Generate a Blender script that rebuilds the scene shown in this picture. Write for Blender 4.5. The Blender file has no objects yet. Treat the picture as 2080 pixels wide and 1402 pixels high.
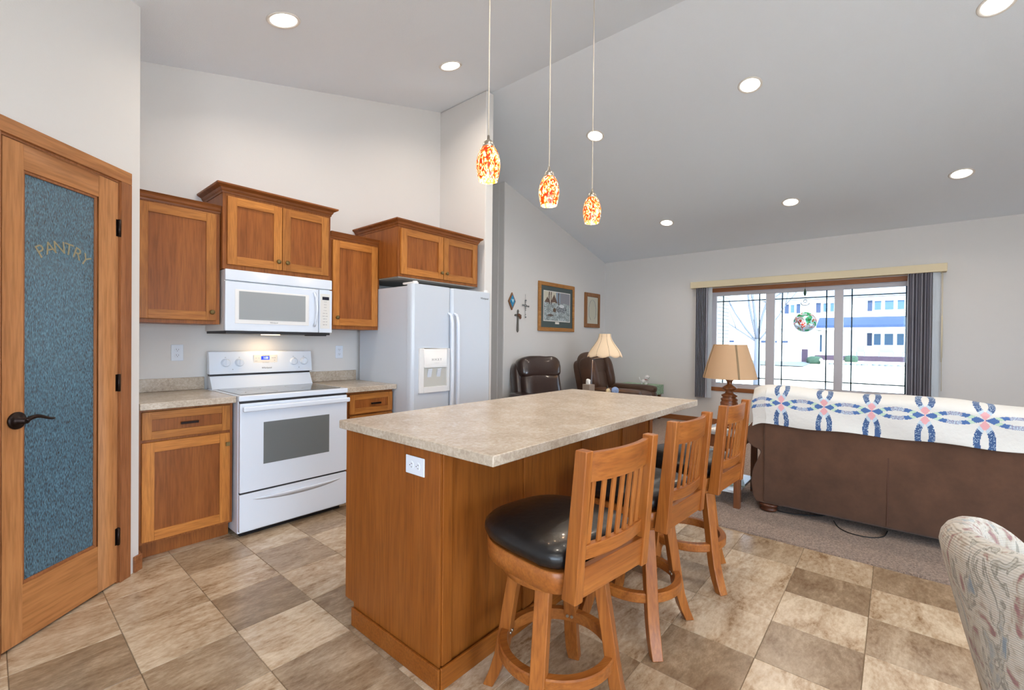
import bpy, bmesh, math, random
from mathutils import Vector, Matrix, noise as mnoise
random.seed(7)
PI = math.pi
SC = bpy.context.scene
COL = SC.collection
def S(h):
    """sRGB hex -> linear rgba"""
    v = [int(h[i:i+2], 16)/255 for i in (0, 2, 4)]
    return tuple(c/12.92 if c <= .04045 else ((c+.055)/1.055)**2.4 for c in v)+(1,)

# ------------------------------------------------------------------ camera
cam = bpy.data.cameras.new('camera'); co = bpy.data.objects.new('camera', cam); COL.objects.link(co)
cam.sensor_width = 36; cam.lens = 914.77*36/2080; cam.clip_start = .02; cam.clip_end = 300
yaw, pit, rol = 0.86469, 0.00721, 0.00974
A = Matrix(((math.cos(yaw), -math.sin(yaw), 0), (math.sin(yaw), math.cos(yaw), 0), (0, 0, 1)))
B0 = Matrix(((1, 0, 0), (0, 0, -1), (0, 1, 0)))
P0 = Matrix(((1, 0, 0), (0, math.cos(pit), -math.sin(pit)), (0, math.sin(pit), math.cos(pit))))
Q0 = Matrix(((math.cos(rol), -math.sin(rol), 0), (math.sin(rol), math.cos(rol), 0), (0, 0, 1)))
MX = Q0 @ P0 @ B0 @ A
rot = Matrix((MX[0], -Vector(MX[1]), -Vector(MX[2]))).transposed()
co.matrix_world = Matrix.Translation((-0.05606, -0.02948, 1.29534)) @ rot.to_4x4()
SC.camera = co
# ------------------------------------------------------------------ light and exposure
SC.view_settings.view_transform = 'Standard'; SC.view_settings.look = 'None'
SC.view_settings.gamma = 1; SC.view_settings.exposure = -0.08
try: SC.view_settings.use_curve_mapping = False
except Exception: pass
SKY_E, SKY_SW = 3.6, 12.5
W = bpy.data.worlds.new('sky'); SC.world = W; W.use_nodes = True
bg = W.node_tree.nodes['Background']; bg.inputs[0].default_value = (.66, .82, 1, 1); bg.inputs[1].default_value = SKY_E
_n, _l = W.node_tree.nodes, W.node_tree.links       # the sky is brighter on the sun's side (south-west), as a hazy sky is
_tc = _n.new('ShaderNodeTexCoord'); _d = _n.new('ShaderNodeVectorMath'); _d.operation = 'DOT_PRODUCT'; _d.inputs[1].default_value = (-.62, -.67, .40)
_mr = _n.new('ShaderNodeMapRange'); _mr.interpolation_type = 'SMOOTHSTEP'; _mr.inputs[1].default_value = -.1; _mr.inputs[2].default_value = .95; _mr.inputs[3].default_value = SKY_E; _mr.inputs[4].default_value = SKY_SW
_l.new(_tc.outputs['Generated'], _d.inputs[0]); _l.new(_d.outputs['Value'], _mr.inputs[0]); _l.new(_mr.outputs[0], bg.inputs[1])
sun = bpy.data.lights.new('sun', 'SUN'); sun.energy = 16.0; sun.angle = .01; sun.color = (1, .97, .9)
so = bpy.data.objects.new('sun', sun); COL.objects.link(so); so.rotation_euler = (math.radians(20), math.radians(-42), 0)
DOWN_W, DOWN_COL = 9.2, (1, .865, .71)
SC.cycles.max_bounces = 10; SC.cycles.diffuse_bounces = 5; SC.cycles.transparent_max_bounces = 12
SC.cycles.use_denoising = True
SC.cycles.sample_clamp_indirect = 6.0
SC.cycles.caustics_reflective = False; SC.cycles.caustics_refractive = False

# ------------------------------------------------------------------ helpers
class MB:
    """collects shapes (world coordinates) and links them as ONE mesh object"""
    def __init__(s): s.bm = bmesh.new(); s.mi = 0; s.sm = False
    def _f(s, fs, smooth=None):
        for f in fs:
            f.material_index = s.mi; f.smooth = s.sm if smooth is None else smooth
    def quad(s, pts):
        vs = [s.bm.verts.new(p) for p in pts]; f = s.bm.faces.new(vs); s._f([f]); return f
    def box(s, x0, x1, y0, y1, z0, z1, M=None):
        p = [Vector((x, y, z)) for z in (z0, z1) for y in (y0, y1) for x in (x0, x1)]
        if M is not None: p = [M @ q for q in p]
        v = [s.bm.verts.new(q) for q in p]
        fs = [s.bm.faces.new([v[i] for i in q]) for q in ((0, 2, 3, 1), (4, 5, 7, 6), (0, 1, 5, 4), (2, 6, 7, 3), (0, 4, 6, 2), (1, 3, 7, 5))]
        s._f(fs); return s
    def loft(s, rings, cap=True, closed=True, smooth=None):
        R = [[s.bm.verts.new(p) for p in r] for r in rings]; n = len(R[0]); fs = []
        for a, b in zip(R[:-1], R[1:]):
            for i in range(n if closed else n-1):
                j = (i+1) % n
                try: fs.append(s.bm.faces.new((a[i], a[j], b[j], b[i])))
                except ValueError: pass
        s._f(fs, smooth)
        if cap:
            c = []
            for r in (R[0][::-1], R[-1]):
                try: c.append(s.bm.faces.new(r))
                except ValueError: pass
            s._f(c, False)
        return s
    def prism(s, poly, axis, a0, a1):
        def mk(p, a):
            return {'x': (a, p[0], p[1]), 'y': (p[0], a, p[1]), 'z': (p[0], p[1], a)}[axis]
        return s.loft([[Vector(mk(p, a)) for p in poly] for a in (a0, a1)])
    def lathe(s, prof, c, seg=32, cap=True, M=None, smooth=True):
        c = Vector(c); rings = []
        for r, z in prof:
            ring = [Vector((r*math.cos(2*PI*i/seg), r*math.sin(2*PI*i/seg), z)) for i in range(seg)]
            if M is not None: ring = [M @ p for p in ring]
            rings.append([p+c for p in ring])
        return s.loft(rings, cap, smooth=smooth)
    def cyl(s, a, b, r, r2=None, seg=20, smooth=True):
        return s.tube([a, b], r, seg, smooth, r2)
    def tube(s, pts, r, seg=10, smooth=True, r2=None, flat=None):
        pts = [Vector(p) for p in pts]; rings = []; n = len(pts); up = Vector((0, 0, 1))
        for i, p in enumerate(pts):
            t = (pts[min(i+1, n-1)]-pts[max(i-1, 0)]).normalized()
            if abs(t.z) > .95: up_ = Vector((1, 0, 0))
            else: up_ = up
            u = t.cross(up_).normalized(); v = u.cross(t).normalized()
            rr = r if r2 is None else r+(r2-r)*i/(n-1)
            rings.append([p+u*rr*math.cos(2*PI*k/seg)+v*rr*math.sin(2*PI*k/seg)*(flat or 1) for k in range(seg)])
        return s.loft(rings, True, smooth=smooth)
    def sweep(s, pts, secs, smooth=False):
        """secs: list of (u vector, v vector) half extents at each point"""
        rings = [[Vector(p)-u-v, Vector(p)+u-v, Vector(p)+u+v, Vector(p)-u+v] for p, (u, v) in zip(pts, secs)]
        return s.loft(rings, True, smooth=smooth)
    def puff(s, c, h, e=.35, M=None, nu=28, nv=16, wob=0, seed=0):
        """super-ellipsoid cushion, h half sizes, e small = boxier"""
        c = Vector(c)
        sg = lambda v, p: math.copysign(abs(v)**p, v)
        rings = []
        for j in range(nv+1):
            ph = -PI/2+PI*j/nv
            ring = []
            for i in range(nu):
                th = 2*PI*i/nu
                p = Vector((h[0]*sg(math.cos(ph), e)*sg(math.cos(th), e), h[1]*sg(math.cos(ph), e)*sg(math.sin(th), e), h[2]*sg(math.sin(ph), e)))
                if wob: p += p.normalized()*wob*mnoise.noise(p*9+Vector((seed, 0, 0)))
                if M is not None: p = M @ p
                ring.append(p+c)
            rings.append(ring)
        return s.loft(rings, True, smooth=True)
    def build(s, name, mats, parent=None, bevel=0, seg=2, subd=0, origin=None, auto=False):
        if not isinstance(mats, (list, tuple)): mats = [mats]
        bmesh.ops.remove_doubles(s.bm, verts=s.bm.verts, dist=1e-6)
        bmesh.ops.recalc_face_normals(s.bm, faces=s.bm.faces)
        me = bpy.data.meshes.new(name)
        if parent is not None:
            org = parent.get('_org'); org = Vector(org)
            own = Vector((0, 0, 0))
        else:
            if origin is None:
                xs = [v.co for v in s.bm.verts]
                lo = [min(v[i] for v in xs) for i in range(3)]; hi = [max(v[i] for v in xs) for i in range(3)]
                origin = ((lo[0]+hi[0])/2, (lo[1]+hi[1])/2, lo[2])
            org = Vector(origin); own = org
        bmesh.ops.translate(s.bm, verts=s.bm.verts, vec=-org)
        s.bm.to_mesh(me); s.bm.free()
        for m in mats: me.materials.append(m)
        o = bpy.data.objects.new(name, me); COL.objects.link(o)
        o.location = own; o['_org'] = list(org)
        if parent is not None: o.parent = parent
        if bevel:
            b = o.modifiers.new('bevel', 'BEVEL'); b.width = bevel; b.segments = seg; b.limit_method = 'ANGLE'; b.angle_limit = math.radians(40)
            if auto or True:
                for p in me.polygons: p.use_smooth = True
                b.harden_normals = True
        if subd:
            m = o.modifiers.new('sub', 'SUBSURF'); m.levels = subd; m.render_levels = subd
        return o
def thing(name, label, cat, loc, group=None, rz=0):
    o = bpy.data.objects.new(name, None); COL.objects.link(o); o.location = loc; o['_org'] = list(loc)
    o.empty_display_size = .1
    o['label'] = label; o['category'] = cat
    if group: o['group'] = group
    return o
def tag(o, label, cat, group=None):
    o['label'] = label; o['category'] = cat
    if group: o['group'] = group
    return o
def struct(o): o['kind'] = 'structure'; return o
def plab(o, label): o['label'] = label; return o
def copy_tree(o, parent=None):
    c = o.copy(); COL.objects.link(c)
    if parent is not None: c.parent = parent
    for ch in list(o.children): copy_tree(ch, c)
    return c

# ------------------------------------------------------------------ materials
def new_mat(name):
    m = bpy.data.materials.new(name); m.use_nodes = True
    return m, m.node_tree.nodes, m.node_tree.links, m.node_tree.nodes['Principled BSDF']
def pb(name, col, rough=.5, metal=0, spec=.5, coat=0, emit=None, es=0, trans=0, sheen=0, ior=1.45, alpha=1, bump=0, bscale=200, var=0, vscale=8):
    m, N, L, b = new_mat(name)
    c = S(col) if isinstance(col, str) else tuple(col)+(1,)
    b.inputs['Base Color'].default_value = c; b.inputs['Roughness'].default_value = rough; b.inputs['Metallic'].default_value = metal
    b.inputs['Specular IOR Level'].default_value = spec; b.inputs['Coat Weight'].default_value = coat; b.inputs['Coat Roughness'].default_value = .08
    b.inputs['Transmission Weight'].default_value = trans; b.inputs['IOR'].default_value = ior; b.inputs['Alpha'].default_value = alpha
    b.inputs['Sheen Weight'].default_value = sheen
    if emit is not None:
        b.inputs['Emission Color'].default_value = S(emit) if isinstance(emit, str) else tuple(emit)+(1,); b.inputs['Emission Strength'].default_value = es
    if bump or var:
        tc = N.new('ShaderNodeTexCoord'); n = N.new('ShaderNodeTexNoise'); n.inputs['Scale'].default_value = bscale; n.inputs['Detail'].default_value = 4
        L.new(tc.outputs['Object'], n.inputs['Vector'])
        if bump:
            bp = N.new('ShaderNodeBump'); bp.inputs['Strength'].default_value = bump; bp.inputs['Distance'].default_value = .004
            L.new(n.outputs['Fac'], bp.inputs['Height']); L.new(bp.outputs['Normal'], b.inputs['Normal'])
        if var:
            n2 = N.new('ShaderNodeTexNoise'); n2.inputs['Scale'].default_value = vscale; n2.inputs['Detail'].default_value = 6; n2.inputs['Roughness'].default_value = .65
            L.new(tc.outputs['Object'], n2.inputs['Vector'])
            r = N.new('ShaderNodeValToRGB'); r.color_ramp.elements[0].position = .3; r.color_ramp.elements[1].position = .7
            r.color_ramp.elements[0].color = tuple(x*(1-var) for x in c[:3])+(1,); r.color_ramp.elements[1].color = tuple(min(1, x*(1+var)) for x in c[:3])+(1,)
            L.new(n2.outputs['Fac'], r.inputs[0]); L.new(r.outputs[0], b.inputs['Base Color'])
    return m
def wood(name, dark, light, axis='z', scale=14, rough=.38, coat=.15, stretch=.07, rnd=.18):
    m, N, L, b = new_mat(name)
    tc = N.new('ShaderNodeTexCoord'); mp = N.new('ShaderNodeMapping'); L.new(tc.outputs['Object'], mp.inputs[0])
    sc = [scale]*3; sc['xyz'.index(axis)] = scale*stretch; mp.inputs['Scale'].default_value = sc
    oi = N.new('ShaderNodeObjectInfo'); ad = N.new('ShaderNodeVectorMath'); ad.operation = 'ADD'
    ml = N.new('ShaderNodeVectorMath'); ml.operation = 'SCALE'; ml.inputs['Scale'].default_value = 37
    cmb = N.new('ShaderNodeCombineXYZ'); [L.new(oi.outputs['Random'], cmb.inputs[i]) for i in range(3)]
    L.new(cmb.outputs[0], ml.inputs[0]); L.new(mp.outputs[0], ad.inputs[0]); L.new(ml.outputs[0], ad.inputs[1])
    n1 = N.new('ShaderNodeTexNoise'); n1.inputs['Scale'].default_value = 1; n1.inputs['Detail'].default_value = 9; n1.inputs['Roughness'].default_value = .6; n1.inputs['Distortion'].default_value = .8
    L.new(ad.outputs[0], n1.inputs['Vector'])
    n2 = N.new('ShaderNodeTexNoise'); n2.inputs['Scale'].default_value = 9; n2.inputs['Detail'].default_value = 3
    L.new(ad.outputs[0], n2.inputs['Vector'])
    r = N.new('ShaderNodeValToRGB'); e = r.color_ramp.elements; e[0].position = .28; e[1].position = .72; e[0].color = S(dark); e[1].color = S(light)
    L.new(n1.outputs['Fac'], r.inputs[0])
    mx = N.new('ShaderNodeMix'); mx.data_type = 'RGBA'; mx.blend_type = 'MULTIPLY'; mx.inputs[0].default_value = 1
    r2 = N.new('ShaderNodeValToRGB'); e = r2.color_ramp.elements; e[0].position = .3; e[1].position = .6; e[0].color = (.72, .70, .66, 1); e[1].color = (1, 1, 1, 1)
    L.new(n2.outputs['Fac'], r2.inputs[0]); L.new(r.outputs[0], mx.inputs[6]); L.new(r2.outputs[0], mx.inputs[7])
    hs = N.new('ShaderNodeHueSaturation'); mr = N.new('ShaderNodeMapRange'); mr.inputs[3].default_value = 1-rnd; mr.inputs[4].default_value = 1+rnd
    L.new(oi.outputs['Random'], mr.inputs[0]); L.new(mr.outputs[0], hs.inputs['Value']); L.new(mx.outputs[2], hs.inputs['Color'])
    L.new(hs.outputs[0], b.inputs['Base Color'])
    b.inputs['Roughness'].default_value = rough+.08; b.inputs['Coat Weight'].default_value = coat*.5; b.inputs['Coat Roughness'].default_value = .2; b.inputs['Specular IOR Level'].default_value = .32
    bp = N.new('ShaderNodeBump'); bp.inputs['Strength'].default_value = .08; bp.inputs['Distance'].default_value = .002
    L.new(n2.outputs['Fac'], bp.inputs['Height']); L.new(bp.outputs[0], b.inputs['Normal'])
    return m
def emis(name, col, s):
    m, N, L, b = new_mat(name); b.inputs['Base Color'].default_value = (.8, .8, .8, 1)
    b.inputs['Emission Color'].default_value = tuple(col)+(1,); b.inputs['Emission Strength'].default_value = s; return m
def attr_mat(name, attr, rough=.8, sheen=0, bump=.2, bscale=60, coat=0):
    m, N, L, b = new_mat(name); a = N.new('ShaderNodeAttribute'); a.attribute_name = attr
    L.new(a.outputs['Color'], b.inputs['Base Color']); b.inputs['Roughness'].default_value = rough; b.inputs['Sheen Weight'].default_value = sheen
    b.inputs['Coat Weight'].default_value = coat
    if bump:
        tc = N.new('ShaderNodeTexCoord'); n = N.new('ShaderNodeTexNoise'); n.inputs['Scale'].default_value = bscale; n.inputs['Detail'].default_value = 3
        L.new(tc.outputs['Object'], n.inputs['Vector'])
        bp = N.new('ShaderNodeBump'); bp.inputs['Strength'].default_value = bump; bp.inputs['Distance'].default_value = .01
        L.new(n.outputs['Fac'], bp.inputs['Height']); L.new(bp.outputs[0], b.inputs['Normal'])
    return m
M = {}
M['wall'] = pb('wall_paint', 'DBD9D7', .85, bump=.12, bscale=170)
M['ceil'] = pb('ceiling_texture', 'E9F0F8', .9, bump=.5, bscale=260)
M['cab_v'] = wood('cabinet_wood_vertical', '9E5E26', 'C8853F', 'z', 16)
M['cab_h'] = wood('cabinet_wood_horizontal', '9E5E26', 'C8853F', 'x', 16)
M['cab_hy'] = wood('cabinet_wood_depth', '9E5E26', 'C8853F', 'y', 16)
M['case'] = wood('cabinet_case_wood', '874B1E', 'A8652E', 'z', 16, rnd=.05)
M['panel'] = wood('cabinet_panel_wood', '824618', 'A2602A', 'z', 10, rnd=.1)
M['crown'] = wood('crown_wood', '7A441C', '98592A', 'x', 16, rnd=.05)
M['crown_y'] = wood('crown_wood_side', '7A441C', '98592A', 'y', 16, rnd=.05)
M['isl'] = wood('island_panel_wood', '87480F', '985820', 'z', 9, rough=.42, rnd=.05)
M['isl_h'] = wood('island_trim_wood', '87480F', '985820', 'x', 12, rnd=.05)
M['isl_hy'] = wood('island_end_trim_wood', '87480F', '985820', 'y', 12, rnd=.05)
M['door_v'] = wood('door_wood_vertical', 'A4683A', 'C08552', 'z', 11, rough=.4, rnd=.04)
M['door_h'] = wood('door_wood_horizontal', '9C6034', 'BA7F4C', 'x', 11, rough=.4, rnd=.04)
M['trim'] = wood('oak_trim', '8C5530', 'A76C42', 'z', 12, rnd=.03)
M['trim_y'] = wood('oak_trim_y', '8C5530', 'A76C42', 'y', 12, rnd=.03)
M['trim_x'] = wood('oak_trim_x', '8C5530', 'A76C42', 'x', 12, rnd=.03)
M['stool'] = wood('stool_oak', '88481A', 'B06C30', 'z', 13, rough=.3, coat=.4, rnd=.05)
M['stool_x'] = wood('stool_oak_x', '88481A', 'B06C30', 'x', 13, rough=.3, coat=.4, rnd=.05)
M['footwood'] = wood('sofa_foot_wood', '3E2012', '5E3420', 'z', 20, rough=.3, coat=.5)
M['lampwood'] = wood('lamp_base_wood', '5C2E14', '8E5630', 'z', 20, rough=.2, coat=.7)
M['tablewood'] = wood('end_table_wood', '5A3520', '7E4E30', 'z', 14, rough=.35)
M['frame1'] = wood('frame_oak', '9A6530', 'C08A4C', 'x', 25, rough=.4)
M['frame2'] = wood('frame_walnut', '7E5230', '9C6C42', 'z', 25, rough=.4)
M['white'] = pb('white_enamel', 'DFE8F5', .18, coat=.5)
M['white_soft'] = pb('white_plastic', 'E8E8E8', .35)
M['fridge'] = pb('fridge_white', 'CBD3DE', .28, coat=.3, bump=.04, bscale=400)
M['seam'] = pb('dark_seam', '2A2A2E', .5)
M['black'] = pb('black_plastic', '17171A', .4)
M['leather_black'] = pb('black_leather', '101013', .33, coat=.15, bump=.25, bscale=45)
M['leather_brown'] = pb('brown_leather', '33211C', .3, coat=.6, bump=.3, bscale=30, var=.2, vscale=5)
M['recl_fabric'] = pb('brown_recliner', '4C3426', .5, coat=.1, bump=.3, bscale=30, var=.2, vscale=5)
M['suede'] = pb('brown_microfiber', '553A2A', .95, sheen=.15, bump=.15, bscale=300, var=.22, vscale=5)
M['bronze'] = pb('oil_rubbed_bronze', '2B211E', .35, metal=.8)
M['brass'] = pb('antique_brass', '7C6A45', .35, metal=.9, bump=.6, bscale=500)
M['nickel'] = pb('brushed_nickel', 'B8B0A4', .3, metal=1)
M['cord'] = pb('clear_cord', 'D8CFC0', .4)
M['vinyl'] = pb('window_vinyl', 'C4C2C8', .4)
M['muntin'] = pb('muntin_teal', '2C4E60', .7)
M['valance'] = pb('valance_cream', 'DDD0B0', .6, bump=.1, bscale=90)
M['cable'] = pb('cable_black', '1E1C1C', .6)
M['paper'] = pb('paper', 'E8E6E0', .8)
M['hole'] = pb('outlet_slot', '3A3632', .6)
M['ovenglass'] = pb('oven_window', '6E7577', .12, coat=.6)
M['microglass'] = pb('microwave_window', '9EA3A6', .18, coat=.4)
M['cooktop'] = pb('cooktop_glass', '30363A', .12, coat=.4)
M['display'] = pb('blue_display', '101060', .3, emit=(.05, .12, 1), es=1.0)
M['displaytext'] = emis('display_digits', (.6, .85, 1), 1.6)
M['print_grey'] = pb('grey_print', '8A8A8C', .5)
M['logo'] = pb('logo_grey', '6F7074', .35, metal=.3)
M['concrete'] = pb('concrete', 'E2E0DC', .9)
def glass(name, tint=(1, 1, 1)):
    m, N, L, b = new_mat(name); N.remove(b)
    t = N.new('ShaderNodeBsdfTransparent'); t.inputs[0].default_value = tuple(tint)+(1,)
    g = N.new('ShaderNodeBsdfGlossy'); g.inputs['Roughness'].default_value = .02
    f = N.new('ShaderNodeFresnel'); f.inputs[0].default_value = 1.3
    x = N.new('ShaderNodeMixShader'); L.new(f.outputs[0], x.inputs[0]); L.new(t.outputs[0], x.inputs[1]); L.new(g.outputs[0], x.inputs[2])
    L.new(x.outputs[0], N['Material Output'].inputs[0]); return m
M['glass'] = glass('window_glass', (.97, .985, 1))
def laminate():
    m, N, L, b = new_mat('counter_laminate'); tc = N.new('ShaderNodeTexCoord')
    n = N.new('ShaderNodeTexNoise'); n.inputs['Scale'].default_value = 60; n.inputs['Detail'].default_value = 10; n.inputs['Roughness'].default_value = .7; n.inputs['Distortion'].default_value = .6
    n2 = N.new('ShaderNodeTexNoise'); n2.inputs['Scale'].default_value = 7; n2.inputs['Detail'].default_value = 4
    L.new(tc.outputs['Object'], n.inputs['Vector']); L.new(tc.outputs['Object'], n2.inputs['Vector'])
    r = N.new('ShaderNodeValToRGB'); e = r.color_ramp.elements; e[0].position = .3; e[0].color = S('9A8B7C'); e[1].position = .66; e[1].color = S('D2C8BA')
    k = e.new(.48); k.color = S('B9AA98')
    mx = N.new('ShaderNodeMix'); mx.data_type = 'FLOAT'; mx.inputs[0].default_value = .3
    L.new(n.outputs['Fac'], mx.inputs[2]); L.new(n2.outputs['Fac'], mx.inputs[3]); L.new(mx.outputs[0], r.inputs[0]); L.new(r.outputs[0], b.inputs['Base Color'])
    b.inputs['Roughness'].default_value = .24; b.inputs['Specular IOR Level'].default_value = .5
    return m
M['lam'] = laminate()
def tile_mat():
    m, N, L, b = new_mat('slate_look_tile')
    a = N.new('ShaderNodeAttribute'); a.attribute_name = 'tile'; sp = N.new('ShaderNodeSeparateColor'); L.new(a.outputs['Color'], sp.inputs[0])
    tc = N.new('ShaderNodeTexCoord'); cb = N.new('ShaderNodeCombineXYZ'); L.new(sp.outputs[1], cb.inputs[0]); L.new(sp.outputs[2], cb.inputs[1]); L.new(sp.outputs[1], cb.inputs[2])
    sv = N.new('ShaderNodeVectorMath'); sv.operation = 'SCALE'; sv.inputs['Scale'].default_value = 60; L.new(cb.outputs[0], sv.inputs[0])
    av = N.new('ShaderNodeVectorMath'); av.operation = 'ADD'; L.new(tc.outputs['Object'], av.inputs[0]); L.new(sv.outputs[0], av.inputs[1])
    mp = N.new('ShaderNodeMapping'); mp.inputs['Scale'].default_value = (1, 2.3, 1); mp.inputs['Rotation'].default_value = (0, 0, .35); L.new(av.outputs[0], mp.inputs[0])
    n = N.new('ShaderNodeTexNoise'); n.inputs['Scale'].default_value = 3.2; n.inputs['Detail'].default_value = 10; n.inputs['Roughness'].default_value = .66; n.inputs['Distortion'].default_value = .9
    L.new(mp.outputs[0], n.inputs['Vector'])
    nf = N.new('ShaderNodeTexNoise'); nf.inputs['Scale'].default_value = 26; nf.inputs['Detail'].default_value = 6; nf.inputs['Roughness'].default_value = .7; L.new(mp.outputs[0], nf.inputs['Vector'])
    # tone: 0 dark grey-brown, .5 tan, 1 light mottled
    rd = N.new('ShaderNodeValToRGB'); e = rd.color_ramp.elements; e[0].position = .36; e[0].color = S('745E4A'); e[1].position = .66; e[1].color = S('AC947A')
    k = e.new(.5); k.color = S('867058')
    rl = N.new('ShaderNodeValToRGB'); e = rl.color_ramp.elements; e[0].position = .37; e[0].color = S('8A6C4C'); e[1].position = .62; e[1].color = S('DCCBB2')
    k = e.new(.47); k.color = S('BCA488')
    mm = N.new('ShaderNodeMath'); mm.operation = 'MULTIPLY_ADD'; mm.inputs[1].default_value = .4
    ms = N.new('ShaderNodeMath'); ms.operation = 'MULTIPLY'; ms.inputs[1].default_value = .6
    L.new(nf.outputs['Fac'], mm.inputs[0]); L.new(n.outputs['Fac'], ms.inputs[0]); L.new(ms.outputs[0], mm.inputs[2])
    L.new(mm.outputs[0], rd.inputs[0]); L.new(mm.outputs[0], rl.inputs[0])
    mx = N.new('ShaderNodeMix'); mx.data_type = 'RGBA'; L.new(sp.outputs[0], mx.inputs[0]); L.new(rd.outputs[0], mx.inputs[6]); L.new(rl.outputs[0], mx.inputs[7])
    L.new(mx.outputs[2], b.inputs['Base Color']); b.inputs['Roughness'].default_value = .25
    bp = N.new('ShaderNodeBump'); bp.inputs['Strength'].default_value = .25; bp.inputs['Distance'].default_value = .004
    L.new(mm.outputs[0], bp.inputs['Height']); L.new(bp.outputs[0], b.inputs['Normal'])
    return m
M['tile'] = tile_mat(); M['grout'] = pb('grout', '7E6E5C', .9)
def carpet_mat():
    m, N, L, b = new_mat('carpet_pile'); tc = N.new('ShaderNodeTexCoord')
    n = N.new('ShaderNodeTexNoise'); n.inputs['Scale'].default_value = 95; n.inputs['Detail'].default_value = 5; n.inputs['Roughness'].default_value = .8; L.new(tc.outputs['Object'], n.inputs['Vector'])
    r = N.new('ShaderNodeValToRGB'); e = r.color_ramp.elements; e[0].position = .36; e[0].color = S('5C4434'); e[1].position = .64; e[1].color = S('C6A893')
    L.new(n.outputs['Fac'], r.inputs[0]); L.new(r.outputs[0], b.inputs['Base Color']); b.inputs['Roughness'].default_value = 1; b.inputs['Sheen Weight'].default_value = .3
    bp = N.new('ShaderNodeBump'); bp.inputs['Strength'].default_value = 1; bp.inputs['Distance'].default_value = .015
    L.new(n.outputs['Fac'], bp.inputs['Height']); L.new(bp.outputs[0], b.inputs['Normal']); return m
M['carpet'] = carpet_mat()

def text(name, s, size, mat, parent, Mx, extrude=.0004, arc=None):
    """lettering turned into a mesh; Mx maps text plane (x right, y up, z out) to world"""
    cu = bpy.data.curves.new(name, 'FONT'); cu.body = s; cu.size = size; cu.extrude = extrude; cu.align_x = 'CENTER'; cu.align_y = 'CENTER'
    o = bpy.data.objects.new(name+'_t', cu); COL.objects.link(o)
    dg = bpy.context.evaluated_depsgraph_get(); me = bpy.data.meshes.new_from_object(o.evaluated_get(dg)); bpy.data.objects.remove(o)
    me.transform(Matrix.Translation(-Vector(parent['_org'])) @ Mx); me.materials.clear(); me.materials.append(mat)
    r = bpy.data.objects.new(name, me); COL.objects.link(r); r.parent = parent; return r
def onY(x, y, z):  # text plane facing -Y
    return Matrix(((1, 0, 0, x), (0, 0, -1, y), (0, 1, 0, z), (0, 0, 0, 1)))

# ------------------------------------------------------------------ room shell
XR, SL = 3.36, .26
def zk(x): return 3.165+SL*(x-.63)
def zl(x): return 2.79+SL*(7.53-x)
def zc(x): return zk(x) if x < XR else zl(x)
YW, YL, XW, XS = 3.87, 4.15, 7.53, 3.25
X0, Y0, Y1 = -2.6, -4.0, 5.6
def wall(name, x0, x1, y0, y1, mat=None):
    b = MB(); xs = [x0]+([XR] if x0 < XR < x1 else [])+[x1]
    poly = [(x, 0) for x in (x0, x1)]+[(x, zc(x)) for x in xs[::-1]]
    b.prism(poly, 'y', y0, y1); return struct(b.build(name, mat or M['wall']))
wall('wall_north', .44, XS, YW, YW+.12)
b = MB(); b.box(XS, 3.36, 3.16, Y1, 0, zc(3.25)); struct(b.build('wall_divider', M['wall'], bevel=.012, seg=3))
b = MB(); b.prism([(4.66, 0), (XW+.14, 0), (XW+.14, zc(XW+.14)), (4.66, zc(4.66))], 'y', YL, YL+.12)
b.prism([(4.66, 0), (4.80, 0), (4.80, zc(4.80)), (4.66, zc(4.66))], 'y', YL+.12, Y1)
struct(b.build('wall_northeast', M['wall'], bevel=.012, seg=3))
wall('wall_hallway_end', 3.36, 4.66, Y1, Y1+.12)
# window wall (east) with one opening
WY0, WY1, WZ0, WZ1 = -.27, 2.235, .60, 2.12
b = MB(); zt = zc(XW)
b.box(XW, XW+.14, Y0, WY0, 0, zt); b.box(XW, XW+.14, WY1, YL, 0, zt); b.box(XW, XW+.14, WY0, WY1, 0, WZ0); b.box(XW, XW+.14, WY0, WY1, WZ1, zt)
struct(b.build('wall_east', M['wall']))
# south wall with an unseen patio opening, added and widened for extra daylight
b = MB()
b.prism([(X0, 0), (-1.3, 0), (-1.3, zc(-1.3)), (X0, zc(X0))], 'y', Y0-.12, Y0)
b.prism([(2.0, 0), (XW+.14, 0), (XW+.14, zc(XW+.14)), (XR, zc(XR)), (2.0, zc(2.0))], 'y', Y0-.12, Y0)
b.prism([(-1.3, 2.15), (2.0, 2.15), (2.0, zc(2.0)), (-1.3, zc(-1.3))], 'y', Y0-.12, Y0)
struct(b.build('wall_south', M['wall']))
b = MB(); b.box(X0-.12, X0, Y0-.12, -3.4, 0, zc(X0)); b.box(X0-.12, X0, -.2, Y1, 0, zc(X0)); b.box(X0-.12, X0, -3.4, -.2, 0, .7); b.box(X0-.12, X0, -3.4, -.2, 2.15, zc(X0)); struct(b.build('wall_west', M['wall']))  # unseen west opening, added to bring daylight onto the range front
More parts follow.
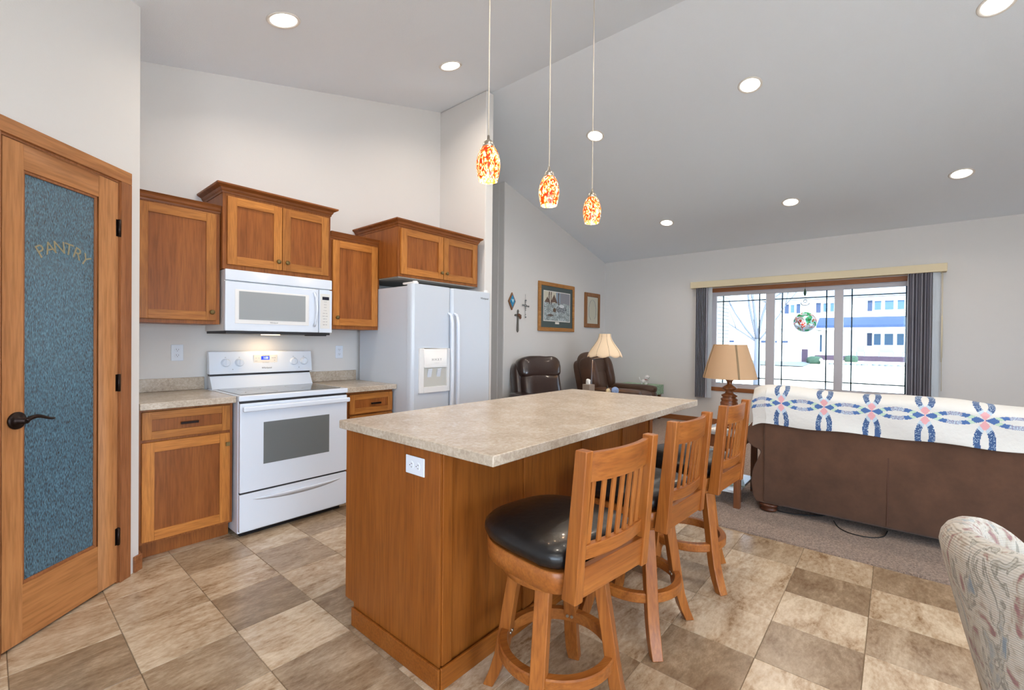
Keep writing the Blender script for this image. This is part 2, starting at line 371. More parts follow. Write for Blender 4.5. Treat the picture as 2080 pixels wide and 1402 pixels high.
# diagonal pantry wall, door line through P with direction D
P = Vector((.002, 2.725, 0)); D = Vector((.741, .672, 0)).normalized(); Nn = Vector((.672, -.741, 0)).normalized()
TC = .68          # distance along D of the outside corner
T0, T1 = -.02, .53  # door leaf
def dp(t, n, z): return P+D*t+Nn*n+Vector((0, 0, z))
def dbox(b, t0, t1, n0, n1, z0, z1, ztop=None):
    def zz(t, n, z):
        if z is None: q = dp(t, n, 0); return zc(q.x)
        return z
    v = [b.bm.verts.new(dp(t, n, zz(t, n, z))) for z in (z0, z1) for n in (n0, n1) for t in (t0, t1)]
    fs = [b.bm.faces.new([v[i] for i in q]) for q in ((0, 2, 3, 1), (4, 5, 7, 6), (0, 1, 5, 4), (2, 6, 7, 3), (0, 4, 6, 2), (1, 3, 7, 5))]
    b._f(fs); return b
OP0, OP1, OPZ = -.075, .585, 2.125
b = MB(); dbox(b, OP1, TC, -.12, 0, 0, None); dbox(b, -3.2, OP0, -.12, 0, 0, None); dbox(b, OP0, OP1, -.12, 0, OPZ, None)
# return of the pantry wall to the range wall
c = dp(TC, 0, 0)
b.box(c.x-.11, c.x, c.y, YW+.1, 0, zc(c.x)-.002)
struct(b.build('wall_pantry', M['wall']))
# ceiling
b = MB()
b.prism([(X0-.15, zc(X0-.15)), (XR, zc(XR)), (XR, zc(XR)+.12), (X0-.15, zc(X0-.15)+.12)], 'y', Y0-.15, Y1+.15)
b.prism([(XR, zc(XR)), (XW+.5, zc(XW+.5)), (XW+.5, zc(XW+.5)+.12), (XR, zc(XR)+.12)], 'y', Y0-.15, Y1+.15)
struct(b.build('ceiling', M['ceil']))
# floor: tile field
def build_floor():
    b = MB(); XG = 3.335; g = .0022
    xs = [.005+.334*i for i in range(-8, 11)]; xs[-1] = XG if abs(xs[-1]-XG) < .1 else xs[-1]
    xs = [x for x in xs if x < XG-.05]+[XG]
    xs = [X0-.1]+[x for x in xs if x > X0]
    ys = [.055-.345*i for i in range(12, 0, -1)]+[.055+.345*i for i in range(4)]
    ys += [1.09+.3617*i for i in range(1, 9)]+[Y1+.1]; ys = [Y0-.05]+[y for y in ys if Y0 < y]
    tones = {}
    def T(x, y, v): tones[(x, y)] = v
    tab = [(.18, 2.75, .75), (.18, 2.35, .15), (.18, 2.0, .7), (.5, 3.1, .9), (.5, 2.72, .72), (.5, 2.38, .85), (.5, 2.02, .3), (.5, 1.65, .8),
           (.82, 3.1, .35), (.82, 2.72, .85), (.82, 2.38, .12), (.82, 2.02, 1.0), (.82, 1.65, .3), (1.15, 3.1, .75), (1.15, 2.72, .35), (1.15, 2.38, .8), (1.15, 2.02, .15), (1.15, 1.7, .25),
           (1.5, 3.1, .3), (1.5, 2.72, .8), (1.5, 2.38, .4),
           (3.17, .22, .6), (3.17, .57, .35), (2.85, .22, .15), (2.85, .57, .9), (2.52, .22, .85), (2.18, .22, .2), (1.85, .22, .95), (2.52, .57, .8), (2.18, .57, .75), (1.85, .57, .1),
           (3.17, -.12, .15), (2.85, -.12, .85), (2.52, -.12, .35), (2.18, -.12, .9), (1.85, -.12, .4), (1.5, .57, .6), (1.5, .92, .25), (2.85, .92, .7), (2.52, .92, .3)]
    lay = b.bm.loops.layers.float_color.new('tile')
    b.mi = 1; b.quad([(X0-.1, Y0-.05, -.003), (XG, Y0-.05, -.003), (XG, Y1+.1, -.003), (X0-.1, Y1+.1, -.003)])
    b.mi = 0
    for xa, xb in zip(xs[:-1], xs[1:]):
        for ya, yb in zip(ys[:-1], ys[1:]):
            tn = random.choice([.1, .3, .7, .85, 1])
            for tx, ty, v in tab:
                if xa < tx < xb and ya < ty < yb: tn = v
            f = b.quad([(xa+g, ya+g, 0), (xb-g, ya+g, 0), (xb-g, yb-g, 0), (xa+g, yb-g, 0)])
            c = (tn, random.random(), random.random(), 1)
            fs = [f]
            o_ = [(xa+g, ya+g), (xb-g, ya+g), (xb-g, yb-g), (xa+g, yb-g)]; k_ = [(xa+g/3, ya+g/3), (xb-g/3, ya+g/3), (xb-g/3, yb-g/3), (xa+g/3, yb-g/3)]
            for i in range(4):
                j = (i+1) % 4
                fs.append(b.quad([(*o_[i], 0), (*k_[i], -.003), (*k_[j], -.003), (*o_[j], 0)]))
            for ff in fs:
                for l in ff.loops: l[lay] = c
    b.mi = 1; b.box(X0-.1, XG, Y0-.05, Y1+.1, -.1, -.004)
    return b
fb = build_floor()
struct(fb.build('floor', [M['tile'], M['grout']]))
b = MB(); b.box(3.335, XW+.1, Y0-.05, Y1+.1, -.1, .012); o = struct(b.build('floor_carpet', M['carpet'])); o['label'] = 'tan cut pile carpet of the living room'

# baseboards
def bb(name, mats, *boxes, bevel=.004):
    b = MB()
    for q in boxes: b.box(*q)
    return struct(b.build(name, mats, bevel=bevel))
bb('baseboard_east', M['trim_y'], (XW-.014, XW, Y0, YL, .012, .095))
bb('baseboard_northeast', M['trim_x'], (4.66, XW-.014, YL-.014, YL, .012, .095))
b = MB(); dbox(b, .64, TC+.012, .0005, .014, 0, .088); b.box(c.x-.001, c.x+.013, c.y+.004, 3.31, 0, .088); struct(b.build('baseboard_pantry', M['trim_x'], bevel=.003))
bb('baseboard_divider', M['trim_x'], (XS-.01, 3.372, 3.146, 3.16, 0, .088), (3.36, 3.373, 3.16, Y1, .012, .088))

# ------------------------------------------------------------------ pantry door
dr = bpy.data.objects.new('door_1', None); COL.objects.link(dr); dr.location = dp(.25, 0, 0); dr['_org'] = list(dr.location); dr['kind'] = 'structure'
dr['label'] = 'pantry door of honey wood with a tall textured glass pane'
MD = Matrix.Identity(4)
for i, v in enumerate((D, Nn, Vector((0, 0, 1)))):
    for j in range(3): MD[j][i] = v[j]
MD.translation = P
DM = M  # alias
def wood_d(name, dark, light, vert):
    """door wood: grain follows the diagonal wall"""
    m = wood(name, dark, light, 'z' if vert else 'x', 11, rough=.4, rnd=.04)
    mp = [n for n in m.node_tree.nodes if n.bl_idname == 'ShaderNodeMapping'][0]
    if not vert:
        rt = m.node_tree.nodes.new('ShaderNodeVectorRotate'); rt.inputs['Axis'].default_value = (0, 0, 1); rt.inputs['Angle'].default_value = -math.atan2(D.y, D.x)
        tc = [n for n in m.node_tree.nodes if n.bl_idname == 'ShaderNodeTexCoord'][0]
        m.node_tree.links.new(tc.outputs['Object'], rt.inputs['Vector']); m.node_tree.links.new(rt.outputs[0], mp.inputs[0])
    return m
M['dv'] = wood_d('pantry_stile_wood', 'A4683A', 'C58A56', True); M['dh'] = wood_d('pantry_rail_wood', '9C6034', 'BE834E', False)
G0, G1, GZ0, GZ1 = .072, .405, .262, 1.985
b = MB(); b.mi = 0; dbox(b, T0, G0-.012, -.03, .006, .012, 2.105); dbox(b, G1+.012, T1, -.03, .006, .012, 2.105)
b.mi = 1; dbox(b, G0-.012, G1+.012, -.03, .006, .012, GZ0-.012); dbox(b, G0-.012, G1+.012, -.03, .006, GZ1+.012, 2.105)
leaf = b.build('door_leaf', [M['dv'], M['dh']], dr, bevel=.0015)
b = MB(); dbox(b, G0-.0125, G0, -.02, .001, GZ0-.012, GZ1+.012); dbox(b, G1, G1+.0125, -.02, .001, GZ0-.012, GZ1+.012)
dbox(b, G0, G1, -.02, .001, GZ0-.0125, GZ0); dbox(b, G0, G1, -.02, .001, GZ1, GZ1+.0125); b.build('glazing_bead', M['trim'], leaf, bevel=.002)
def rainglass():
    m, N, L, b = new_mat('rain_glass'); tc = N.new('ShaderNodeTexCoord'); mp = N.new('ShaderNodeMapping'); mp.inputs['Scale'].default_value = (330, 330, 75)
    L.new(tc.outputs['Object'], mp.inputs[0]); n = N.new('ShaderNodeTexNoise'); n.inputs['Scale'].default_value = 1; n.inputs['Detail'].default_value = 4; L.new(mp.outputs[0], n.inputs['Vector'])
    bp = N.new('ShaderNodeBump'); bp.inputs['Strength'].default_value = .9; bp.inputs['Distance'].default_value = .003; L.new(n.outputs['Fac'], bp.inputs['Height']); L.new(bp.outputs[0], b.inputs['Normal'])
    r = N.new('ShaderNodeValToRGB'); e = r.color_ramp.elements; e[0].position = .35; e[0].color = S('1E4456'); e[1].position = .7; e[1].color = S('6E9FB8'); L.new(n.outputs['Fac'], r.inputs[0]); L.new(r.outputs[0], b.inputs['Base Color'])
    b.inputs['Roughness'].default_value = .16; b.inputs['Transmission Weight'].default_value = .25; b.inputs['IOR'].default_value = 1.6; b.inputs['Specular IOR Level'].default_value = .9
    return m
M['rain'] = rainglass()
b = MB(); dbox(b, G0, G1, -.015, -.008, GZ0, GZ1); pn = b.build('glass_pane', M['rain'], leaf)
M['etch'] = pb('etched_gold', '8C8468', .5)
# PANTRY lettering in an arc
for i, ch in enumerate('PANTRY'):
    a = (i-2.5)*.235; tt = .252+.19*math.sin(a); zz = 1.50+.205*math.cos(a)
    Mx = Matrix.Identity(4)
    R = Matrix(((D.x, 0, Nn.x, 0), (D.y, 0, Nn.y, 0), (0, 1, 0, 0), (0, 0, 0, 1)))
    Mx = Matrix.Translation(dp(tt, -.0068, zz)) @ R @ Matrix.Rotation(-a, 4, 'Z')
    text('lettering', ch, .078, M['etch'], leaf, Mx, extrude=.0003)
# frame and casing
b = MB(); dbox(b, T1+.003, T1+.02, -.11, .004, 0, 2.125); dbox(b, T0-.02, T0-.003, -.11, .004, 0, 2.125); dbox(b, T0-.02, T1+.02, -.11, .004, 2.108, 2.1255)
dbox(b, T1+.012, T1+.078, 0, .016, 0, 2.118); dbox(b, T0-.078, T0-.012, 0, .016, 0, 2.118); b.mi = 1; dbox(b, T0-.078, T1+.078, 0, .016, 2.1185, 2.182)
b.build('door_casing', [M['trim'], M['dh']], dr, bevel=.002)
for z in (.25, 1.06, 1.87):
    b = MB(); b.cyl(dp(T1+.002, .012, z-.045), dp(T1+.002, .012, z+.045), .0065, seg=10); dbox(b, T1-.012, T1+.014, .0045, .0075, z-.044, z+.044); b.build('hinge', M['bronze'], dr)
b = MB(); q = Matrix.Identity(3)
def disc(b, t, z, n0, prof, seg=28):
    rings = [[dp(t+r*math.cos(2*PI*i/seg), n0+h, z+r*math.sin(2*PI*i/seg)) for i in range(seg)] for r, h in prof]
    b.loft(rings, True, smooth=True)
disc(b, .034, .948, .006, [(.036, 0), (.036, .006), (.031, .010), (.026, .011), (.014, .016), (.012, .045)])
pts = [dp(.034+.12*s_, .045+.006*math.sin(s_*PI), .948+.014*math.sin(s_*PI*1.5)*(1-.4*s_)-.012*s_*0) for s_ in [i/14 for i in range(15)]]
b.tube(pts, .0095, 12, r2=.0045); b.build('door_handle', M['bronze'], dr)
# pantry interior: back walls and shelves seen dimly through the glass
b = MB(); b.box(-1.6, -1.5, 1.9, YW, 0, 2.9); b.box(-1.6, .38, YW-.1, YW, 0, 2.9); struct(b.build('wall_pantry_inside', M['wall']))
sh = thing('pantry_shelf_unit', 'white pantry shelves seen dimly behind the textured door glass', 'shelf', (-.55, 3.4, 0))
for z in (.5, .9, 1.3, 1.7):
    b = MB(); b.box(-1.4, .3, 3.45, 3.76, z, z+.02); b.build('shelf', M['white_soft'], sh)
for x in (-1.42, .3): b = MB(); b.box(x, x+.02, 3.45, 3.76, 0, 2.0); b.build('upright', M['white_soft'], sh)

# ------------------------------------------------------------------ cabinets
def knob(parent, x, y, z, sq=False):
    b = MB()
    if sq: b.box(x-.012, x+.012, y-.026, y-.014, z-.012, z+.012); b.cyl((x, y, z), (x, y-.016, z), .006, seg=10)
    else:
        pr = [(.006, 0), (.006, .010), (.014, .014), (.016, .020), (.012, .026), (.004, .028)]
        rings = [[(x+r*math.cos(2*PI*i/20), y-h, z+r*math.sin(2*PI*i/20)) for i in range(20)] for r, h in pr]; b.loft(rings, True, smooth=True)
    return b.build('knob', M['brass'], parent, bevel=.002 if sq else 0)
def shaker(parent, name, x0, x1, z0, z1, yf, sw=.058, kn=None, pull=None, th=.02, sq=False):
    b = MB(); b.mi = 0
    b.box(x0, x0+sw, yf, yf+th, z0, z1); b.box(x1-sw, x1, yf, yf+th, z0, z1)
    b.mi = 1; b.box(x0+sw, x1-sw, yf, yf+th, z0, z0+sw); b.box(x0+sw, x1-sw, yf, yf+th, z1-sw, z1)
    d = b.build(name, [M['cab_v'], M['cab_h']], parent, bevel=.002)
    b = MB(); b.box(x0+sw-.003, x1-sw+.003, yf+.009, yf+.016, z0+sw-.003, z1-sw+.003); b.build('panel', M['panel'], d)
    if kn: knob(d, kn[0], yf, kn[1], sq)
    if pull:
        px, pz = pull; b = MB(); b.box(px-.045, px+.045, yf-.008, yf-.022, pz-.007, pz+.007)
        b.cyl((px-.035, yf+.004, pz), (px-.035, yf-.012, pz), .005, seg=8); b.cyl((px+.035, yf+.004, pz), (px+.035, yf-.012, pz), .005, seg=8)
        b.build('pull_handle', M['bronze'], d, bevel=.002)
    return d
def crown(parent, x0, x1, yf, z, fl=.032, left=True, right=True, h=.06, yb=YW-.003):
    """moulding that flares outward from body edge (x0..x1, front yf) at height z"""
    prof = [(0, 0), (.004, 0), (.006, .012), (.013, .020), (.018, .034), (fl-.004, .046), (fl, .05), (fl, h), (0, h)]
    b = MB()
    def ring(fx):  # fx maps profile offset to point
        return [Vector(fx(o, hh)) for o, hh in prof]
    rings = []
    if left: rings.append(ring(lambda o, hh: (x0-o, yb, z+hh)))
    rings.append(ring(lambda o, hh: (x0-(o if left else 0), yf-o, z+hh)))
    rings.append(ring(lambda o, hh: (x1+(o if right else 0), yf-o, z+hh)))
    if right: rings.append(ring(lambda o, hh: (x1+o, yb, z+hh)))
    b.loft(rings, True, smooth=False)
    return b.build('crown_moulding', M['crown'], parent)
def case(parent, x0, x1, y0, y1, z0, z1, under=None):
    b = MB(); b.box(x0, x1, y0, y1, z0, z1); return b.build('cabinet_box', M['case'], parent, bevel=.0015)

cb = thing('wall_cabinet', 'left wall cabinet with one door beside the pantry wall', 'cabinet', (.76, 3.7, 1.395), 'wall cabinets over the range wall')
case(cb, .53, .993, 3.505, YW-.003, 1.395, 2.165); shaker(cb, 'door', .542, .966, 1.42, 2.138, 3.484, kn=(.951-.012, 1.475)); crown(cb, .53, .993, 3.503, 2.15, left=False, right=False, h=.052, fl=.03)
cb = thing('wall_cabinet', 'two-door cabinet with wide crown above the white microwave', 'cabinet', (1.38, 3.66, 1.775), 'wall cabinets over the range wall')
case(cb, .996, 1.762, 3.463, YW-.003, 1.775, 2.31); shaker(cb, 'door', 1.02, 1.378, 1.808, 2.272, 3.442, kn=(1.350, 1.866)); shaker(cb, 'door', 1.382, 1.738, 1.808, 2.272, 3.442, kn=(1.412, 1.866)); crown(cb, .996, 1.762, 3.461, 2.292, fl=.045)
cb = thing('wall_cabinet', 'narrow single-door cabinet between the microwave and the refrigerator', 'cabinet', (2.01, 3.68, 1.388), 'wall cabinets over the range wall')
case(cb, 1.777, 2.243, 3.503, YW-.003, 1.388, 2.148); shaker(cb, 'door', 1.797, 2.214, 1.418, 2.118, 3.482, kn=(1.832, 1.482)); crown(cb, 1.777, 2.243, 3.501, 2.133, left=False, fl=.03, h=.052)
cb = thing('wall_cabinet', 'deep two-door cabinet above the white refrigerator', 'cabinet', (2.73, 3.5, 1.845), 'wall cabinets over the range wall')
case(cb, 2.228, 3.185, 3.203, YW-.003, 1.845, 2.29); shaker(cb, 'door', 2.25, 2.715, 1.868, 2.258, 3.182, kn=(2.69, 1.925)); shaker(cb, 'door', 2.722, 3.155, 1.868, 2.258, 3.182, kn=(2.752, 1.925)); crown(cb, 2.228, 3.185, 3.201, 2.272, fl=.04)
b = MB(); b.box(2.24, 3.175, 3.215, YW-.01, 1.838, 1.8445); plab(b.build('underside', pb('grey_underside', 'A9A8A4', .7), cb), 'pale grey unfinished underside')

# base cabinets
CT = .925
cb = thing('base_cabinet', 'base cabinet with drawer and door between pantry wall and range', 'cabinet', (.76, 3.55, 0), 'base cabinets beside the range')
b = MB(); b.box(.515, .997, 3.262, YW-.003, .1, CT-.04); b.box(.515, .997, 3.33, YW-.01, 0, .1); b.build('cabinet_box', M['case'], cb, bevel=.0015)
shaker(cb, 'drawer', .53, .978, .708, .868, 3.242, sw=.045, pull=(.756, .788)); shaker(cb, 'door', .53, .978, .118, .69, 3.242, kn=(.960, .622), sq=True)
cb = thing('base_cabinet', 'base cabinet with drawer between the range and the refrigerator', 'cabinet', (2.0, 3.55, 0), 'base cabinets beside the range')
b = MB(); b.box(1.763, 2.222, 3.262, YW-.003, .1, CT-.04); b.box(1.763, 2.222, 3.33, YW-.01, 0, .1); b.build('cabinet_box', M['case'], cb, bevel=.0015)
shaker(cb, 'drawer', 1.815, 2.212, .705, .862, 3.242, sw=.045, pull=(2.045, .78)); shaker(cb, 'door', 1.815, 2.212, .118, .69, 3.242, kn=(1.85, .622), sq=True)
def counter(label, x0, x1, y0, y1, splash):
    t = thing('countertop', label, 'countertop', ((x0+x1)/2, (y0+y1)/2, CT-.04), 'laminate worktops beside the range')
    b = MB(); b.box(x0, x1, y0, y1, CT-.04, CT); b.build('worktop', M['lam'], t, bevel=.004)
    b = MB(); b.box(x0, splash, YW-.022, YW-.002, CT+.0005, 1.015); b.build('backsplash', M['lam'], t, bevel=.003)
    return t
counter('beige laminate countertop on the left of the range', .512, 1.0, 3.2, YW-.002, 1.0)
counter('beige laminate countertop on the right of the range', 1.762, 2.225, 3.2, YW-.002, 2.225)

# ------------------------------------------------------------------ range
rg = thing('electric_range', 'white electric range with glass cooktop and oven window', 'stove', (1.38, 3.5, 0))
RX0, RX1 = 1.004, 1.757
b = MB(); b.box(RX0+.004, RX1-.004, 3.20, 3.80, .03, .895); b.build('body', M['white'], rg, bevel=.003)
b = MB(); b.box(RX0+.03, RX1-.03, 3.23, 3.78, 0, .0295); b.build('base', M['black'], rg)
b = MB(); b.box(RX0, RX1, 3.165, 3.815, .893, .928); b.build('cooktop_frame', M['white'], rg, bevel=.006, seg=3)
b = MB(); b.box(RX0+.03, RX1-.03, 3.225, 3.68, .9285, .9305); ck = b.build('cooktop_glass', M['cooktop'], rg)
for cx, cy, r in ((1.2, 3.33, .10), (1.56, 3.33, .075), (1.2, 3.56, .075), (1.56, 3.56, .10)):
    b = MB(); rings = [[(cx+rr*math.cos(2*PI*i/40), cy+rr*math.sin(2*PI*i/40), .9308) for i in range(40)] for rr in (r, r-.003)]; b.loft(rings, False, smooth=False); b.build('burner_ring', M['logo'], ck)
# oven door
b = MB(); b.box(RX0+.006, RX1-.006, 3.165, 3.199, .300, .878); od = b.build('oven_door', M['white'], rg, bevel=.006, seg=3)
b = MB(); b.box(1.152, 1.607, 3.1625, 3.1655, .467, .745); b.build('oven_window', M['ovenglass'], od)
b = MB(); b.box(RX0+.012, RX1-.006, 3.118, 3.140, .828, .862); b.box(RX0+.03, RX0+.07, 3.138, 3.166, .832, .858); b.box(RX1-.07, RX1-.03, 3.138, 3.166, .832, .858)
b.build('oven_handle', M['white'], od, bevel=.008, seg=3)
b = MB(); b.box(RX0+.006, RX1-.006, 3.168, 3.199, .045, .288)
dwr = b.build('storage_drawer', M['white'], rg, bevel=.005, seg=3)
b = MB(); n = 24; rr_ = []
for i in range(n+1):
    s_ = i/n; x = 1.09+.61*s_; d_ = .012*math.sin(PI*s_)**.6+.0003; hh = .02*math.sin(PI*s_)**.7+.002
    rr_.append([(x, 3.1685, .247+.003), (x, 3.168-d_, .247), (x, 3.168-d_*.8, .247-hh*.4), (x, 3.1685, .247-hh*1.6)])
b.loft(rr_, True, smooth=True); b.build('drawer_grip', M['white'], dwr)
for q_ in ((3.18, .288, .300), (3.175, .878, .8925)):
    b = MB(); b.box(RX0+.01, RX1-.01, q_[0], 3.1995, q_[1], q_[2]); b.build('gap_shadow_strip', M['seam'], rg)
# control console
b = MB(); b.prism([(3.72, .928), (3.81, .928), (3.81, 1.02), (3.775, 1.02)], 'x', RX0+.008, RX1-.008); b.build('splash_panel', M['white'], rg, bevel=.003)
b = MB(); b.prism([(3.765, 1.034), (3.83, 1.034), (3.83, 1.203), (3.80, 1.203), (3.79, 1.198)], 'x', RX0+.004, RX1+.008); cs = b.build('control_console', M['white'], rg, bevel=.004)
b = MB(); b.box(RX0+.01, RX1-.01, 3.776, 3.825, 1.02, 1.034); b.build('console_gap', M['seam'], rg)
def cy_(z): return 3.765+(z-1.034)*(.025/.164)
nrm = Vector((0, -.164, -.025*0-.0)).normalized()
for x in (1.115, 1.208, 1.612, 1.697):
    z = 1.117; y = cy_(z); b = MB()
    rings = [[(x+r*math.cos(2*PI*i/28), y-h, z+r*math.sin(2*PI*i/28)) for i in range(28)] for r, h in ((.031, .0), (.031, .004), (.027, .007), (.0265, .020), (.023, .024))]
    b.loft(rings, True, smooth=True); b.box(x-.004, x+.004, y-.028, y-.022, z-.018, z+.024); b.build('knob', M['white'], cs)
Mt = onY(0, 0, 0)
b = MB(); b.box(1.308, 1.484, cy_(1.135)-.0035, cy_(1.135)+.004, 1.095, 1.173); b.build('keypad', pb('keypad_cream', 'E6E2DA', .4), cs)
b = MB(); b.box(1.362, 1.424, cy_(1.15)-.0065, cy_(1.15), 1.134, 1.162); dsp = b.build('display', M['display'], cs)
text('clock_digits', '1:00', .022, M['displaytext'], cs, onY(1.396, cy_(1.15)-.0068, 1.148))
text('logo', 'Whirlpool', .018, M['logo'], cs, onY(1.402, cy_(1.072)-.0012, 1.070))
for tx, x, z, s_ in (('OVEN   BAKE   BROIL', 1.396, 1.168, .006), ('START  OFF', 1.455, 1.148, .006), ('1 2 3 4 5 6 7', 1.396, 1.112, .010), ('LO', 1.325, 1.148, .006), ('HI', 1.345, 1.148, .006), ('CLOCK', 1.325, 1.125, .006), ('+', 1.462, 1.128, .014), ('-', 1.462, 1.112, .014)):
    text('key_print', tx, s_, M['print_grey'], cs, onY(x, cy_(1.12)-.0075 if False else cy_(1.13)-.0042, z))
for x in (1.115, 1.208, 1.612, 1.697): text('knob_mark', 'HI', .010, M['print_grey'], cs, onY(x, cy_(1.158)-.0012, 1.156))
for x in (1.158, 1.652): b = MB(); b.box(x, x+.005, cy_(1.065)-.001, cy_(1.065)+.002, 1.064, 1.068); b.build('indicator', M['seam'], cs)

# ------------------------------------------------------------------ microwave
mw = thing('microwave_oven', 'white over-the-range microwave with grey window', 'microwave', (1.38, 3.6, 1.35))
MX0, MX1 = 1.003, 1.762
b = MB(); b.box(MX0+.004, MX1-.004, 3.462, YW-.003, 1.352, 1.772); b.build('body', M['white_soft'], mw, bevel=.002)
b = MB(); b.box(MX0, MX1, 3.428, 3.4615, 1.698, 1.773); b.build('vent_panel', M['white'], mw, bevel=.006, seg=3)
b = MB(); b.box(MX0, 1.652, 3.428, 3.4615, 1.352, 1.691); dd = b.build('door', M['white'], mw, bevel=.006, seg=3)
b = MB(); b.box(1.062, 1.574, 3.4255, 3.4285, 1.404, 1.640); b.build('window_frame', M['white_soft'], dd, bevel=.002)
b = MB(); b.box(1.087, 1.546, 3.4235, 3.4262, 1.432, 1.628); b.build('window', M['microglass'], dd)
b = MB(); pts = []; 
for i in range(13):
    s_ = i/12; z = 1.402+.262*s_; pts.append((1.615+.006*math.sin(PI*s_), 3.425-.034*math.sin(PI*s_)**.6, z))
b.tube(pts, .011, 10, flat=.8); b.build('handle', M['white'], dd)
b = MB(); b.box(1.656, MX1, 3.428, 3.4615, 1.352, 1.691); kp = b.build('control_panel', M['white'], mw, bevel=.004)
b = MB(); b.box(1.664, 1.742, 3.4265, 3.4285, 1.385, 1.66); b.build('keypad', pb('keypad_white', 'DEDDDA', .4), kp)
b = MB(); b.box(1.680, 1.735, 3.4245, 3.4268, 1.612, 1.637); b.build('display', pb('display_dark', '2C2A38', .2), kp)
for r in range(9):
    tx = ['1 2 3', '4 5 6', '7 8 9', '0  ok', 'pop  veg', 'melt  cook', 'defrost', 'start  off', 'light  fan'][r]
    text('key_print', tx, .010, M['print_grey'], kp, onY(1.703, 3.4262, 1.597-.0225*r))
text('logo', 'Whirlpool', .013, M['logo'], dd, onY(1.317, 3.4252, 1.416))
b = MB(); b.box(MX0+.01, MX1-.01, 3.445, YW-.02, 1.334, 1.351); b.box(MX1-.14, MX1-.03, 3.46, 3.6, 1.326, 1.3335); b.build('grease_filter', M['seam'], mw)
b = MB(); b.box(1.33, 1.44, 3.62, 3.70, 1.328, 1.3335); b.build('cooktop_lamp', emis('cooktop_lamp_lens', (1, .75, .45), 4), mw)
la = bpy.data.lights.new('cooktop_light', 'AREA'); la.shape = 'RECTANGLE'; la.size = .10; la.size_y = .07; la.energy = .9; la.color = (1, .72, .42)
lo = bpy.data.objects.new('cooktop_light', la); COL.objects.link(lo); lo.parent = mw; lo.location = Vector((1.385, 3.70, 1.324))-Vector(mw.location)

# ------------------------------------------------------------------ refrigerator
fr = thing('refrigerator', 'white side-by-side refrigerator with water dispenser', 'refrigerator', (2.7, 3.4, 0))
FX0, FX1, FM = 2.228, 3.176, 2.655
b = MB(); b.box(FX0+.004, FX1-.004, 3.075, 3.80, .02, 1.755); b.box(FX0+.03, FX1-.03, 3.1, 3.75, 0, .02); b.build('body', M['fridge'], fr, bevel=.004)
def fdoor(x0, x1):
    b = MB(); pl = []
    n = 10; y = 3.0
    pl = [(x0, 3.07), (x0, y+.028), (x0+.008, y+.012), (x0+.025, y+.002)]+[(x0+.025+(x1-x0-.05)*i/n, y-.006*math.sin(PI*i/n)) for i in range(n+1)]+[(x1-.025, y+.002), (x1-.008, y+.012), (x1, y+.028), (x1, 3.07)]
    b.prism(pl, 'z', .045, 1.77); return b.build('door', M['fridge'], fr, bevel=.003)
fl_, frr = fdoor(FX0, FM-.003), fdoor(FM+.003, FX1)
# hinge covers
for x in (FX0+.05, FX1-.05):
    b = MB(); b.box(x-.03, x+.03, 3.02, 3.16, 1.7705, 1.787); b.cyl((x, 3.03, 1.7705), (x, 3.03, 1.795), .022, seg=16); b.build('hinge_cover', M['white_soft'], fr, bevel=.003)
for x, d in ((FM-.035, fl_), (FM+.035, frr)):
    b = MB(); pts = [(x, 2.992, 1.54), (x, 2.958, 1.525), (x, 2.946, 1.45)]+[(x, 2.946-.006*math.sin(PI*i/8), 1.45-.1*i) for i in range(1, 9)]+[(x, 2.958, .56), (x, 2.992, .54)]
    secs = [(Vector((.013, 0, 0)), Vector((0, .010, 0)) if 1 < i < len(pts)-2 else Vector((0, .004, .010))) for i in range(len(pts))]
    b.sweep(pts, secs); b.build('handle', M['white'], d, bevel=.005, seg=3)
b = MB()
DX0, DX1, DZ0, DZ1 = 2.292, 2.628, .856, 1.232
b.box(DX0, DX0+.045, 2.978, 2.998, DZ0, DZ1); b.box(DX1-.035, DX1, 2.978, 2.998, DZ0, DZ1); b.box(DX0+.045, DX1-.035, 2.978, 2.998, 1.078, DZ1); b.box(DX0+.045, DX1-.035, 2.972, 2.998, DZ0, .905)
ds = b.build('dispenser_frame', M['white_soft'], fl_, bevel=.004)
b = MB(); b.box(DX0+.045, DX1-.035, 2.9895, 2.9925, .905, 1.078); b.build('dispenser_back', pb('dispenser_recess', 'C4C3BC', .5), ds)
b = MB(); b.box(DX0+.045, DX1-.035, 2.972, 2.992, 1.07, 1.078); b.build('dispenser_hood', M['white_soft'], ds)
for x in (2.40, 2.50):
    b = MB(); Mr = Matrix.Translation((x, 2.978, 1.03)) @ Matrix.Rotation(.35, 4, 'X') @ Matrix.Rotation(-.12, 4, 'Y'); b.box(-.021, .021, -.004, .004, -.055, .03, Mr); b.build('paddle', M['white'], ds, bevel=.003)
text('button_print', 'H H X Y', .030, M['print_grey'], ds, onY(2.475, 2.9775, 1.135)); text('button_print', '.. .. .. ..', .02, M['print_grey'], ds, onY(2.475, 2.9775, 1.112))
text('logo', 'Whirlpool', .026, M['logo'], frr, onY(3.075, 2.9955, 1.708))

